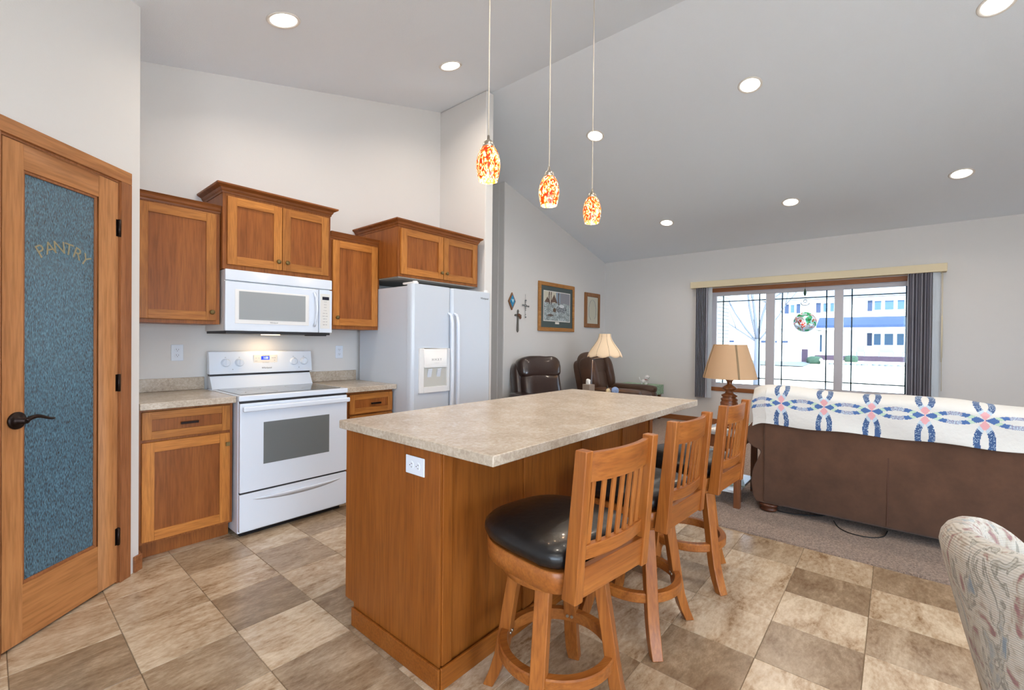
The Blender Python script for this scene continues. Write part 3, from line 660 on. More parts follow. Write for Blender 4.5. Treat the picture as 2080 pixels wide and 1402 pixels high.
# ------------------------------------------------------------------ outlets
def outlet(label, Mx, horiz=False, group=None):
    """plate in local xz plane facing -y at matrix Mx"""
    t = thing('wall_outlet', label, 'outlet', Mx.translation, group)
    b = MB(); b.box(-.036, .036, -.006, 0, -.0575, .0575, Mx); b.build('cover_plate', M['white'], t, bevel=.003)
    for dz in (-.02, .02):
        b = MB(); rings = [[Mx @ Vector((.0165*math.cos(a)*(1.0), -.006-h, dz+.0145*math.sin(a))) for a in [2*PI*i/20 for i in range(20)]] for h in (0, .002)]
        b.loft(rings, True, smooth=False); r = b.build('receptacle', M['white'], t)
        b = MB(); b.box(-.0075, -.0055, -.0085, -.0078, dz-.001, dz+.008, Mx); b.box(.0055, .0075, -.0085, -.0078, dz-.001, dz+.007, Mx); b.box(-.002, .002, -.0085, -.0078, dz-.009, dz-.005, Mx); b.build('slot', M['hole'], r)
    return t
outlet('white wall outlet above the left countertop', Matrix.Translation((.838, YW-.0005, 1.194)))
outlet('white wall outlet between the range and the refrigerator', Matrix.Translation((2.064, YW-.0005, 1.186)))

# ------------------------------------------------------------------ island
IX0, IX1, IY0, IY1 = 1.012, 2.985, .957, 1.93
isl = thing('kitchen_island', 'brown wooden kitchen island base under the beige counter', 'kitchen island', (2.0, 1.58, 0))
BX0, BX1, BY0, BY1 = 1.04, 2.955, 1.25, 1.912
b = MB(); b.box(BX0+.012, BX1-.012, BY0+.012, BY1-.075, 0, .1); b.box(BX0+.012, BX1-.012, BY0+.012, BY1-.004, .1, CT-.045); b.build('carcass', M['isl'], isl)
b = MB(); b.prism([(BY0, .0), (BY1-.072, .0), (BY1-.072, .1), (BY1, .1), (BY1, CT-.042), (BY0, CT-.042)], 'x', BX0, BX0+.012); b.build('end_panel', M['isl'], isl, bevel=.0015)
b = MB(); b.prism([(BY0, .0), (BY1-.072, .0), (BY1-.072, .1), (BY1, .1), (BY1, CT-.042), (BY0, CT-.042)], 'x', BX1-.012, BX1); b.build('end_panel', M['isl'], isl, bevel=.0015)
b = MB(); b.box(BX0+.012, BX1-.012, BY0+.004, BY0+.012, 0, CT-.042); b.build('seating_side_panel', M['isl'], isl)
for x0, x1 in ((BX0, 1.10), (1.535, 1.595), (2.03, 2.09), (2.50, 2.56), (BX1-.06, BX1)):
    b = MB(); b.box(x0+(.0125 if x0 == BX0 else 0), x1-(.0125 if x1 == BX1 else 0), BY0-.006, BY0+.0039, .08, CT-.042); b.build('stile', M['isl'], isl, bevel=.002)
b = MB(); b.box(BX0-.013, BX0-.0005, BY0-.013, BY1-.072, 0, .082); b.box(BX0, BX1, BY0-.019, BY0-.0065, 0, .082); b.build('base_moulding', M['isl_h'], isl, bevel=.004)
for k in range(4):
    x0 = BX0+.02+k*.47
    b = MB(); b.box(x0, x0+.45, BY1-.003, BY1+.016, .12, CT-.06); b.build('door', M['cab_v'], isl, bevel=.002)
it = thing('island_countertop', 'long beige laminate countertop on the kitchen island', 'countertop', (2.0, 1.44, CT-.038))
b = MB(); b.box(IX0, IX1, IY0, IY1, CT-.038, CT); b.build('worktop', M['lam'], it, bevel=.004, seg=2)
Mo = Matrix.Translation((BX0-.0005, 1.393, .808)) @ Matrix.Rotation(-PI/2, 4, 'Z') @ Matrix.Rotation(PI/2, 4, 'Y')
outlet('white horizontal outlet on the end of the kitchen island', Mo)

# ------------------------------------------------------------------ bar stools
def make_stool(cx, cy, rb, label, proto=None, turn=0):
    rb -= turn          # the base stands still while the seat swivels
    if proto:
        st = proto.copy(); COL.objects.link(st); st.location = (cx, cy, 0); st.rotation_euler.z = turn; st['label'] = label
        for ch in list(proto.children):
            q = copy_tree(ch, st)
            if ch.name.split('.')[0] in ('leg', 'foot_ring'): q.rotation_euler.z = rb
        return st
    st = thing('bar_stool', label, 'bar stool', (0, 0, 0), 'oak bar stools along the kitchen island')
    def sup(a, bb_, e, z, n=48, yoff=0, flat=None):
        r = []
        for i in range(n):
            t = 2*PI*i/n; c_, s_ = math.cos(t), math.sin(t)
            x = a*math.copysign(abs(c_)**(2/e), c_); y = bb_*math.copysign(abs(s_)**(2/e), s_)
            r.append(Vector((x, y+yoff, z)))
        return r
    for k in range(4):
        a = PI/4+k*PI/2; u = Vector((math.cos(a), math.sin(a), 0)); v = Vector((-math.sin(a), math.cos(a), 0))
        # square section legs, faces parallel to sides, splaying outwards
        prof = [(.150, .515), (.165, .42), (.182, .32), (.197, .22), (.213, .13), (.235, .06), (.262, .0)]
        b = MB(); rings = []
        for i, (r, z) in enumerate(prof):
            c_ = u*r+Vector((0, 0, z)); w = .023 if i < 6 else .021
            ang = 0
            e1 = Vector((1, 0, 0)).lerp(Vector((1, 0, 0)), 0)
            d1 = u*(w*.95); d2 = v*(w*1.1)
            rings.append([c_-d1-d2, c_+d1-d2, c_+d1+d2, c_-d1+d2])
        b.loft(rings, True, smooth=False)
        lg = b.build('leg', M['stool'], st, bevel=.004)
    b = MB(); n = 64
    pr = [(.178, .195), (.204, .195), (.208, .2), (.208, .232), (.204, .237), (.178, .237)]
    rings = [[Vector((r*math.cos(2*PI*i/n), r*math.sin(2*PI*i/n), z)) for r, z in pr] for i in range(n)]; rings.append(rings[0])
    b.loft(rings, False, smooth=False)
    for k in range(4):
        a = PI/4+k*PI/2
        for da in (-.05, .05):
            p = Vector((math.cos(a+da), math.sin(a+da), 0)); b.mi = 1; b.cyl(p*.179+Vector((0, 0, .216)), p*.172+Vector((0, 0, .216)), .006, seg=10)
    fr_ = b.build('foot_ring', [M['stool_x'], M['nickel']], st, bevel=0)
    b = MB(); b.lathe([(.19, .0), (.2, .006), (.2, .03), (.19, .034)], (0, 0, .500), 48); b.build('swivel_ring', M['stool_x'], st)
    # apron: rounded seat frame, squarer at the back
    def seat_ring(a, bf, br, z):
        r = []
        n = 64
        for i in range(n):
            t = 2*PI*i/n; c_, s_ = math.cos(t), math.sin(t)
            e = 2.9 if s_ > 0 else 5
            hh = bf if s_ > 0 else br
            r.append(Vector((a*math.copysign(abs(c_)**(2/e), c_), hh*math.copysign(abs(s_)**(2/e), s_), z)))
        return r
    b = MB(); b.loft([seat_ring(.214, .222, .200, .535), seat_ring(.219, .227, .204, .538), seat_ring(.223, .230, .205, .600), seat_ring(.219, .227, .202, .604)], True, smooth=True); b.build('seat_frame', M['stool_x'], st)
    b = MB(); rg_ = []
    for s_, z in ((.93, .606), (1.0, .615), (1.035, .632), (1.03, .652), (.97, .668), (.82, .68), (.6, .687), (.3, .69), (.05, .6905)):
        ring = seat_ring(.222*s_, .232*s_, .20*s_, z)
        ring = [p+Vector((0, 0, .003*math.sin(i*2.3)*(.2 if z > .66 else .6)))+p.normalized()*.0015*math.sin(i*PI*.5) if .61 < z < .66 else p for i, p in enumerate(ring)]
        rg_.append(ring)
    b.loft(rg_, True, smooth=True); b.build('cushion', M['leather_black'], st)
    def yb(z): return -.205-.042*(z-.53)/.455
    hw = .178
    for sx in (-1, 1):
        b = MB(); pts = []; secs = []
        for z in (.53, .62, .75, .87, .985):
            pts.append((sx*(hw+.004*(z-.53)), yb(z)-.010, z)); ww = .017 if z > .6 else .019
            secs.append((Vector((ww, 0, 0)), Vector((0, .027-.006*(z-.53)/.455, 0))))
        b.sweep(pts, secs); b.build('back_post', M['stool'], st, bevel=.004)
    def rail(z0, z1, bulge, th=.010, name='rail', n=16, off=0):
        b = MB(); pts = []; secs = []
        for i in range(n+1):
            s_ = -1+2*i/n; x = (hw-.012)*s_; zz = (z0+z1)/2
            y = yb(zz)-.004-bulge*(1-s_*s_)+off
            lean = Vector((0, (yb(z1)-yb(z0))/2, (z1-z0)/2))
            pts.append((x, y, zz)); secs.append((lean, Vector((0, th, 0))))
        rings = [[Vector(p)-u-v, Vector(p)-u+v, Vector(p)+u+v, Vector(p)+u-v] for p, (u, v) in zip(pts, secs)]
        b.loft(rings, True, smooth=False); return b.build(name, M['stool_x'], st, bevel=.003)
    rail(.885, .975, .027, name='crest_rail'); rail(.648, .693, .022, name='lower_rail', th=.012)
    rail(.535, .630, .0, name='rear_apron', th=.012, off=-.012)
    for k in range(7):
        s_ = (k-3)/3.85; x = (hw-.012)*s_; bz = lambda z, s_=s_: yb(z)-.004-(.022+(z-.69)*.02)*(1-s_*s_)
        b = MB(); b.sweep([(x, bz(.688), .688), (x, bz(.79), .79), (x, bz(.89), .89)], [(Vector((.0100, 0, 0)), Vector((0, .0035, 0)))]*3); b.build('slat', M['stool'], st, bevel=.001)
    st.location = (cx, cy, 0); st.rotation_euler.z = turn
    for ch in st.children:
        if ch.name.split('.')[0] in ('leg', 'foot_ring'): ch.rotation_euler.z = rb
    return st
s1 = make_stool(1.275, .882, math.radians(-27), 'nearest oak bar stool with black cushion, whole seat in view', None, math.radians(-7))
make_stool(1.918, .888, 0, 'middle oak bar stool standing between the two other stools', s1, math.radians(-3))
make_stool(2.55, .872, math.radians(16), 'farthest oak bar stool, beside the end table and carpet edge', s1, math.radians(-3))

# ------------------------------------------------------------------ pendants
def spiral_glass():
    m, N, L, b = new_mat('pendant_glass'); tc = N.new('ShaderNodeTexCoord'); mp = N.new('ShaderNodeMapping'); mp.inputs['Scale'].default_value = (1, 1, .55); L.new(tc.outputs['Object'], mp.inputs[0])
    oi = N.new('ShaderNodeObjectInfo'); n = N.new('ShaderNodeTexNoise'); n.noise_dimensions = '4D'; n.inputs['Scale'].default_value = 62; n.inputs['Detail'].default_value = 2.5; n.inputs['Distortion'].default_value = 1.6
    mu = N.new('ShaderNodeMath'); mu.operation = 'MULTIPLY'; mu.inputs[1].default_value = 20; L.new(oi.outputs['Random'], mu.inputs[0]); L.new(mu.outputs[0], n.inputs['W']); L.new(mp.outputs[0], n.inputs['Vector'])
    r = N.new('ShaderNodeValToRGB'); e = r.color_ramp.elements; e[0].position = .43; e[0].color = S('B82A06'); e[1].position = .60; e[1].color = S('FFF3CE'); k = e.new(.49); k.color = S('E86A14'); k = e.new(.535); k.color = S('FFC050')
    L.new(n.outputs['Fac'], r.inputs[0]); L.new(r.outputs[0], b.inputs['Base Color']); L.new(r.outputs[0], b.inputs['Emission Color']); b.inputs['Emission Strength'].default_value = .75
    b.inputs['Roughness'].default_value = .15; return m
M['shade_art'] = spiral_glass(); M['bulb'] = emis('warm_bulb', (1, .88, .68), 7)
def make_pendant(x, y, label, proto=None):
    zt = zc(x)
    if proto: st = copy_tree(proto); st.location = (x, y, 2.055); st['label'] = label
    else:
        st = thing('pendant_light', label, 'pendant light', (0, 0, 0), 'art glass pendant lights over the island')
        prof = [(.0445, 0), (.052, .03), (.0575, .065), (.0575, .085), (.052, .115), (.042, .143), (.031, .158), (.0265, .161)]
        b = MB(); b.lathe(prof, (0, 0, 0), 40, cap=False); b.lathe([(r-.003, z) for r, z in prof], (0, 0, 0), 40, cap=False); b.build('glass_shade', M['shade_art'], st)
        b = MB(); b.lathe([(.0275, .155), (.0275, .168), (.023, .182), (.014, .192), (.007, .196), (.006, .215), (.004, .216)], (0, 0, 0), 28); b.build('socket_cap', M['nickel'], st)
        b = MB(); b.lathe([(.005, .02), (.024, .03), (.036, .05), (.038, .07), (.028, .1), (.012, .13)], (0, 0, 0), 20); b.build('bulb', M['bulb'], st)
        l = bpy.data.lights.new('bulb_light', 'POINT'); l.energy = 3.5; l.color = (1, .78, .5); l.shadow_soft_size = .03
        q = bpy.data.objects.new('bulb_light', l); COL.objects.link(q); q.parent = st; q.location = (0, 0, -.012)
    # cord and canopy differ with ceiling height
    for ch in list(st.children):
        if ch.name.startswith(('cord', 'canopy')): bpy.data.objects.remove(ch)
    st['_org'] = [0, 0, 0]
    b = MB(); b.cyl((0, 0, .214), (0, 0, zt-2.055-.03), .0032, seg=8); b.build('cord', M['cord'], st)
    b = MB(); b.lathe([(.006, -.035), (.05, -.03), (.06, -.012), (.06, .02)], (0, 0, zt-2.055), 28); b.build('canopy', M['nickel'], st)
    st.location = (x, y, 2.055); return st
p1 = make_pendant(1.493, 1.45, 'left-hand pendant light with red and orange art glass, nearest the camera')
make_pendant(1.983, 1.45, 'middle of the three art glass pendant lights', p1)
make_pendant(2.448, 1.45, 'right-hand art glass pendant light, lowest in the photo', p1)

# ------------------------------------------------------------------ recessed lights
M['can_trim'] = pb('can_trim_white', 'E8E4DE', .5); M['can_lens'] = emis('can_lens', (1, .95, .88), 9)
def make_can(x, y, label, proto=None, hide=False):
    sl = math.atan(SL)*(1 if x < XR else -1)
    if proto: st = copy_tree(proto); st['label'] = label
    else:
        st = thing('recessed_ceiling_light', label, 'ceiling light', (0, 0, 0), 'recessed ceiling lights')
        b = MB(); pr = [(.078, -.002), (.095, -.006), (.100, 0), (.078, .0)]; n = 40
        rings = [[Vector((r*math.cos(2*PI*i/n), r*math.sin(2*PI*i/n), z)) for i in range(n)] for r, z in pr]; rings.append(rings[0]); b.loft(rings, False, smooth=True); b.build('trim_ring', M['can_trim'], st)
        b = MB(); b.lathe([(.079, -.0015), (.079, .0)], (0, 0, 0), 40, smooth=False); b.build('lens', M['can_lens'], st)
        l = bpy.data.lights.new('lamp', 'AREA'); l.shape = 'DISK'; l.size = .15; l.energy = DOWN_W; l.color = DOWN_COL; l.spread = math.radians(150)
        q = bpy.data.objects.new('lamp', l); COL.objects.link(q); q.parent = st; q.location = (0, 0, -.012)
    st.location = (x, y, zc(x)-.001); st.rotation_euler = (0, -sl, 0)
    return st
c1 = make_can(1.165, 2.925, 'recessed ceiling light above the wall cabinets at upper left')
make_can(2.546, 2.915, 'recessed ceiling light in the kitchen slope above the refrigerator cabinet', c1)
names = {(0, 0): 'recessed light nearest the art glass pendants on the living room slope', (0, 1): 'recessed light centred on the living room slope', (0, 2): 'recessed light cut by the top right corner of the photo',
         (1, 0): 'recessed light nearest the picture wall, low on the slope', (1, 1): 'recessed light low on the slope above the window middle', (1, 2): 'recessed light low on the slope above the right end of the window'}
for i, x in enumerate((4.38, 6.46)):
    for j, y in enumerate((2.56, .99, -.52)):
        make_can(x, y, names[(i, j)], c1)
for x, y in ((1.165, .7), (2.546, .7), (1.165, -1.6), (2.546, -1.6), (-.9, -.6), (-.9, -2.6)):  # extra downlights out of view, added to fill the room with light
    make_can(x, y, 'unseen fill light added in the form of a recessed ceiling light', c1)

# ------------------------------------------------------------------ window
wn = bpy.data.objects.new('window_1', None); COL.objects.link(wn); wn.location = (XW+.06, 1.0, WZ0); wn['_org'] = list(wn.location); wn['kind'] = 'structure'
panes = [(1.465, 2.165), (.625, 1.348), (-.215, .525)]
GZ_0, GZ_1 = .672, 2.058
b = MB(); FXa, FXb = XW+.03, XW+.10
b.box(FXa, FXb, WY0, WY1, WZ0, GZ_0); b.box(FXa, FXb, WY0, WY1, GZ_1, WZ1)
ed = [WY0, panes[2][0], panes[2][1], panes[1][0], panes[1][1], panes[0][0], panes[0][1], WY1]
for i in range(0, 8, 2): b.box(FXa, FXb, ed[i], ed[i+1], GZ_0, GZ_1)
b.build('window_frame', M['vinyl'], wn, bevel=.004)
for y0, y1 in panes:
    b = MB(); b.box(XW+.062, XW+.066, y0, y1, GZ_0, GZ_1); gp = b.build('glass_pane', M['glass'], wn)
    b = MB(); m_ = .092
    for y in (y0+m_, y1-m_): b.box(XW+.067, XW+.072, y-.008, y+.008, GZ_0, GZ_1)
    for z in (GZ_0+.105, GZ_1-.09): b.box(XW+.067, XW+.072, y0, y1, z-.008, z+.008)
    b.build('muntin', M['muntin'], gp)
for y in (1.442, .60):
    b = MB(); b.box(XW+.018, XW+.03, y-.006, y+.006, .80, .86); b.build('sash_lock', M['vinyl'], wn, bevel=.002)
b = MB(); b.box(XW-.012, XW+.03, WY0-.05, WY1+.05, .545, .605); b.box(XW-.012, XW+.005, WY0-.05, WY1+.05, 2.118, 2.18)
b.box(XW-.012, XW+.005, WY0-.05, WY0+.004, .605, 2.118); b.box(XW-.012, XW+.005, WY1-.004, WY1+.05, .605, 2.118)
o = struct(b.build('trim_1', M['trim_y'], bevel=.003))
# valance and vertical blinds
vl = thing('vertical_blind', 'grey vertical blinds with cream valance across the living room window', 'blinds', (7.46, 1.02, .42))
b = MB(); b.box(7.40, XW-.001, -.485, 2.53, 2.19, 2.29); b.build('valance', M['valance'], vl, bevel=.004)
M['vane'] = pb('blind_vane', '8E8C98', .8); M['vane3'] = pb('blind_vane_light', 'D2D2DC', .8); M['vane2'] = pb('blind_vane_pale', 'C8D0D8', .7)
def vane(y, rot, w, mat, z0=.43):
    Mr = Matrix.Translation((7.455, y, 0)) @ Matrix.Rotation(rot, 4, 'Z'); b = MB()
    n = 4; rings = []
    for k in range(n+1):
        s_ = -1+2*k/n; rings.append([Mr @ Vector((s_*w/2, .005*(1-s_*s_)-.0008, z0)), Mr @ Vector((s_*w/2, .005*(1-s_*s_)+.0008, z0)), Mr @ Vector((s_*w/2, .005*(1-s_*s_)+.0008, 2.19)), Mr @ Vector((s_*w/2, .005*(1-s_*s_)-.0008, 2.19))])
    b.loft(rings, True, smooth=False); return b.build('vane', mat, vl)
for k in range(13): vane(2.445-.0135*k, .10+.16*(k % 2), .080+.006*(k % 3), M['vane' if k % 2 else 'vane3'])
vane(2.235, 1.15, .085, M['vane2'])
for k in range(17): vane(-.135-.0135*k, .06+.16*(k % 2), .080+.006*(k % 3), M['vane' if k % 3 else 'vane3'], .5)
vane(-.395, -1.25, .07, M['vane2'], .5)
b = MB(); b.tube([(7.43, -.44, 2.19), (7.43, -.445, 1.6), (7.43, -.45, .75)], .0025, 6); b.tube([(7.45, -.45, 2.19), (7.45, -.455, 1.15)], .002, 6); b.cyl((7.43, -.445, 1.66), (7.43, -.445, 1.1), .005, seg=8); b.build('pull_wand', M['valance'], vl)
# ornaments in the window
orn = thing('hanging_glass_ball', 'clear glass ball with red and green flowers hanging in the window', 'ornament', (7.36, .94, 1.62))
def ballmat():
    m, N, L, b = new_mat('painted_ball'); tc = N.new('ShaderNodeTexCoord'); n = N.new('ShaderNodeTexNoise'); n.inputs['Scale'].default_value = 9; n.inputs['Detail'].default_value = 1; n.inputs['Distortion'].default_value = 1
    L.new(tc.outputs['Object'], n.inputs['Vector']); r = N.new('ShaderNodeValToRGB'); r.color_ramp.interpolation = 'CONSTANT'; e = r.color_ramp.elements; e[0].position = 0; e[0].color = S('2E9A58'); e[1].position = .40; e[1].color = S('D8E8F0')
    k = e.new(.54); k.color = S('D8402A'); k = e.new(.60); k.color = S('DDE6EC')
    L.new(n.outputs['Fac'], r.inputs[0]); L.new(r.outputs[0], b.inputs['Base Color']); b.inputs['Roughness'].default_value = .1; b.inputs['Transmission Weight'].default_value = .45; b.inputs['IOR'].default_value = 1.05; return m
b = MB(); b.lathe([(.001, -.14)]+[(.14*math.cos(a), .14*math.sin(a)) for a in [(-PI/2+PI*i/20) for i in range(1, 20)]]+[(.001, .14)], (7.36, .94, 1.61), 32); b.build('glass_ball', ballmat(), orn)
b = MB(); b.cyl((7.36, .94, 1.74), (7.36, .94, 2.19), .001, seg=6); b.build('cord', M['cable'], orn)
b = MB(); b.lathe([(.001, 0), (.014, .02), (.018, .05), (.008, .09), (.001, .11)], (7.36, .944, 1.97), 12); b.build('leaf_charm', pb('leaf_green', '2C4A3C', .4), orn)
b = MB()
b.tube([(7.36, .94+.05*math.cos(a), 1.875+.035*math.sin(a)) for a in [PI+PI*i/14*1.1 for i in range(15)]], .005, 8); b.tube([(7.36, .94+.02*math.cos(a), 1.90+.02*math.sin(a)) for a in [2*PI*i/12 for i in range(13)]], .004, 8)
b.build('scroll_hook', pb('dark_metal', '30343A', .4, metal=.6), orn)
gl = MB(); gl.lathe([(.012, 0), (.04, .012), (.052, .045), (.044, .08), (.02, .095), (.004, .098)], (7.50+.02, 1.10, .605), 24)
tag(gl.build('glass_globe', pb('teal_globe', '5AA8C0', .2, var=.4, vscale=20)), 'small teal and pink glass globe on the window sill', 'ornament')

# ------------------------------------------------------------------ end table with lamp
et = thing('end_table', 'end table with grey top and lower shelf beside the brown sofa', 'table', (4.05, 1.03, .012))
TX0, TX1, TY0, TY1, TZ = 3.74, 4.34, .872, 1.17, .595
b = MB(); b.box(TX0, TX1, TY0, TY1, TZ-.028, TZ); b.build('tabletop', pb('table_top_grey', '8C8A88', .3, coat=.2, var=.2, vscale=20), et, bevel=.006, seg=3)
b = MB(); b.box(TX0+.03, TX1-.03, TY0+.03, TY1-.03, TZ-.13, TZ-.0285); b.build('apron', M['tablewood'], et, bevel=.002)
for x in (TX0+.03, TX1-.03):
    for y in (TY0+.03, TY1-.03):
        b = MB(); b.box(x-.023, x+.023, y-.023, y+.023, .012, TZ-.0288); b.build('leg', M['tablewood'], et, bevel=.003)
b = MB(); b.box(TX0+.03, TX1-.03, TY0+.03, TY1-.03, .12, .14); b.build('lower_shelf', pb('shelf_glass', 'C4CCD4', .2), et, bevel=.002)
b = MB(); Mr = Matrix.Translation((4.0, 1.0, .1405)) @ Matrix.Rotation(.3, 4, 'Z'); b.box(-.11, .11, -.09, .09, 0, .012, Mr); tag(b.build('magazine', pb('magazine_cover', '7C8A80', .4), None, bevel=.001), 'grey magazine lying on the lower shelf of the end table', 'magazine')
b = MB(); Mr = Matrix.Translation((3.845, 1.06, TZ+.0005)) @ Matrix.Rotation(-.2, 4, 'Z'); b.box(-.06, .06, -.06, .06, 0, .006, Mr); tag(b.build('paper_sheet', M['paper']), 'white papers on the left end of the end table top', 'paper')
b = MB(); Mr = Matrix.Translation((4.22, .98, TZ+.0005)) @ Matrix.Rotation(.1, 4, 'Z'); b.box(-.09, .09, -.07, .07, 0, .005, Mr); b.mi = 1
for k in range(5): b.box(-.07, .07, -.055+.024*k, -.045+.024*k, .0051, .0055, Mr)
tag(b.build('newspaper', [M['paper'], pb('print_teal', '5A8C86', .6)]), 'folded printed sheet on the end table beside the sofa arm', 'newspaper')
LX, LY = 4.005, 1.03
tl = thing('table_lamp', 'table lamp with tan shade and turned red-brown wooden base', 'lamp', (LX, LY, TZ))
b = MB(); b.lathe([(.075, 0), (.08, .012), (.06, .025), (.03, .035), (.022, .05), (.034, .07), (.058, .12), (.068, .165), (.07, .205), (.06, .22), (.066, .232), (.066, .24), (.05, .25), (.062, .262), (.062, .272), (.035, .285), (.028, .305), (.055, .322), (.058, .332), (.04, .345), (.018, .36), (.022, .385), (.034, .4), (.012, .41), (.008, .5)], (LX, LY, TZ+.001), 36)
b.build('base', M['lampwood'], tl)
def shade_mat(name, col, em, es):
    m = pb(name, col, .9, emit=em, es=es, bump=.2, bscale=400); return m
ZB, ZT = 1.008, 1.29; RB, RT = .208, .128
prof = [(RB, ZB-TZ), (RB-(RB-RT)*.35, ZB-TZ+(ZT-ZB)*.4), (RT, ZT-TZ)]
b = MB(); b.lathe(prof, (LX, LY, TZ), 48, cap=False); b.lathe([(r-.002, z) for r, z in prof], (LX, LY, TZ), 48, cap=False)
sd = b.build('lamp_shade', shade_mat('tan_linen_shade', 'B09070', (1, .52, .22), .04), tl)
for a in (-2.55, 2.2):
    b = MB(); u = Vector((math.cos(a), math.sin(a), 0)); v = Vector((-math.sin(a), math.cos(a), 0))
    b.sweep([Vector((LX, LY, TZ))+u*(r+.001)+Vector((0, 0, z)) for r, z in prof], [(v*.007, u*.001)]*3); b.build('seam_tape', pb('seam_tape', '7E6A50', .9), sd)
l = bpy.data.lights.new('bulb_light', 'POINT'); l.energy = 2.2; l.color = (1, .72, .45); l.shadow_soft_size = .03; q = bpy.data.objects.new('bulb_light', l); COL.objects.link(q); q.parent = tl; q.location = (0, 0, .55)
b = MB(); b.lathe([(.001, .51), (.025, .53), (.03, .56), (.02, .59), (.001, .6)], (LX, LY, TZ), 16); b.build('bulb', M['bulb'], tl)

# ------------------------------------------------------------------ sofa and quilt
sf = thing('sofa', 'long brown microfibre sofa seen from behind with a quilt over its back', 'sofa', (4.3, -.4, .012))
SX, SYa, SYb = 3.82, .735, -1.50
b = MB(); rings = []
for z, x0, x1 in ((.075, SX+.02, SX+.30), (.10, SX+.002, SX+.30), (.5, SX, SX+.26), (.84, SX-.01, SX+.24), (.90, SX+.01, SX+.22), (.925, SX+.06, SX+.18)):
    rings.append([Vector((x0, SYb, z)), Vector((x1, SYb, z)), Vector((x1, SYa, z)), Vector((x0, SYa, z))])
b.loft(rings, True, smooth=False); b.build('back_frame', M['suede'], sf, bevel=.015, seg=3)
def arm(sy, s_):
    # s_ = +1: arm on +Y side
    prof = [(0, .075), (.05, .075), (.072, .12), (.088, .22), (.075, .32), (.045, .40), (.022, .46), (.03, .48), (.075, .495), (.115, .53), (.128, .585), (.12, .64), (.085, .685), (.03, .705), (-.06, .70), (-.14, .66), (-.14, .075)]
    b = MB(); b.prism([(sy+s_*p[0], p[1]) for p in prof], 'x', SX+.012, SX+.92); return b.build('arm', M['suede'], sf, bevel=.012, seg=3)
arm(SYa, 1); arm(SYb, -1)
b = MB(); b.box(SX+.26, SX+.90, SYb+.15, SYa-.15, .09, .30); b.build('seat_base', M['suede'], sf, bevel=.02, seg=3)
for k in range(3):
    y = SYb+.17+.635*k+.3; b = MB(); b.puff((SX+.60, y, .375), (.33, .31, .085), .3); b.build('seat_cushion', M['suede'], sf)
    b = MB(); b.puff((SX+.36, y, .66), (.11, .31, .24), .4, Matrix.Rotation(-.12, 3, 'Y')); b.build('back_cushion', M['suede'], sf)
b = MB(); b.box(SX-.0015, SX+.004, -.004, .004, .1, .80); b.build('back_seam', pb('seam_brown', '4E3428', .9), sf)
for x, y in ((SX+.06, SYa-.03), (SX+.06, SYb+.03), (SX+.84, SYa-.03), (SX+.84, SYb+.03)):
    b = MB(); b.lathe([(.036, 0), (.055, .006), (.062, .022), (.05, .034), (.066, .046), (.066, .058), (.05, .064)], (x, y, .012), 28); b.build('foot', M['footwood'], sf)
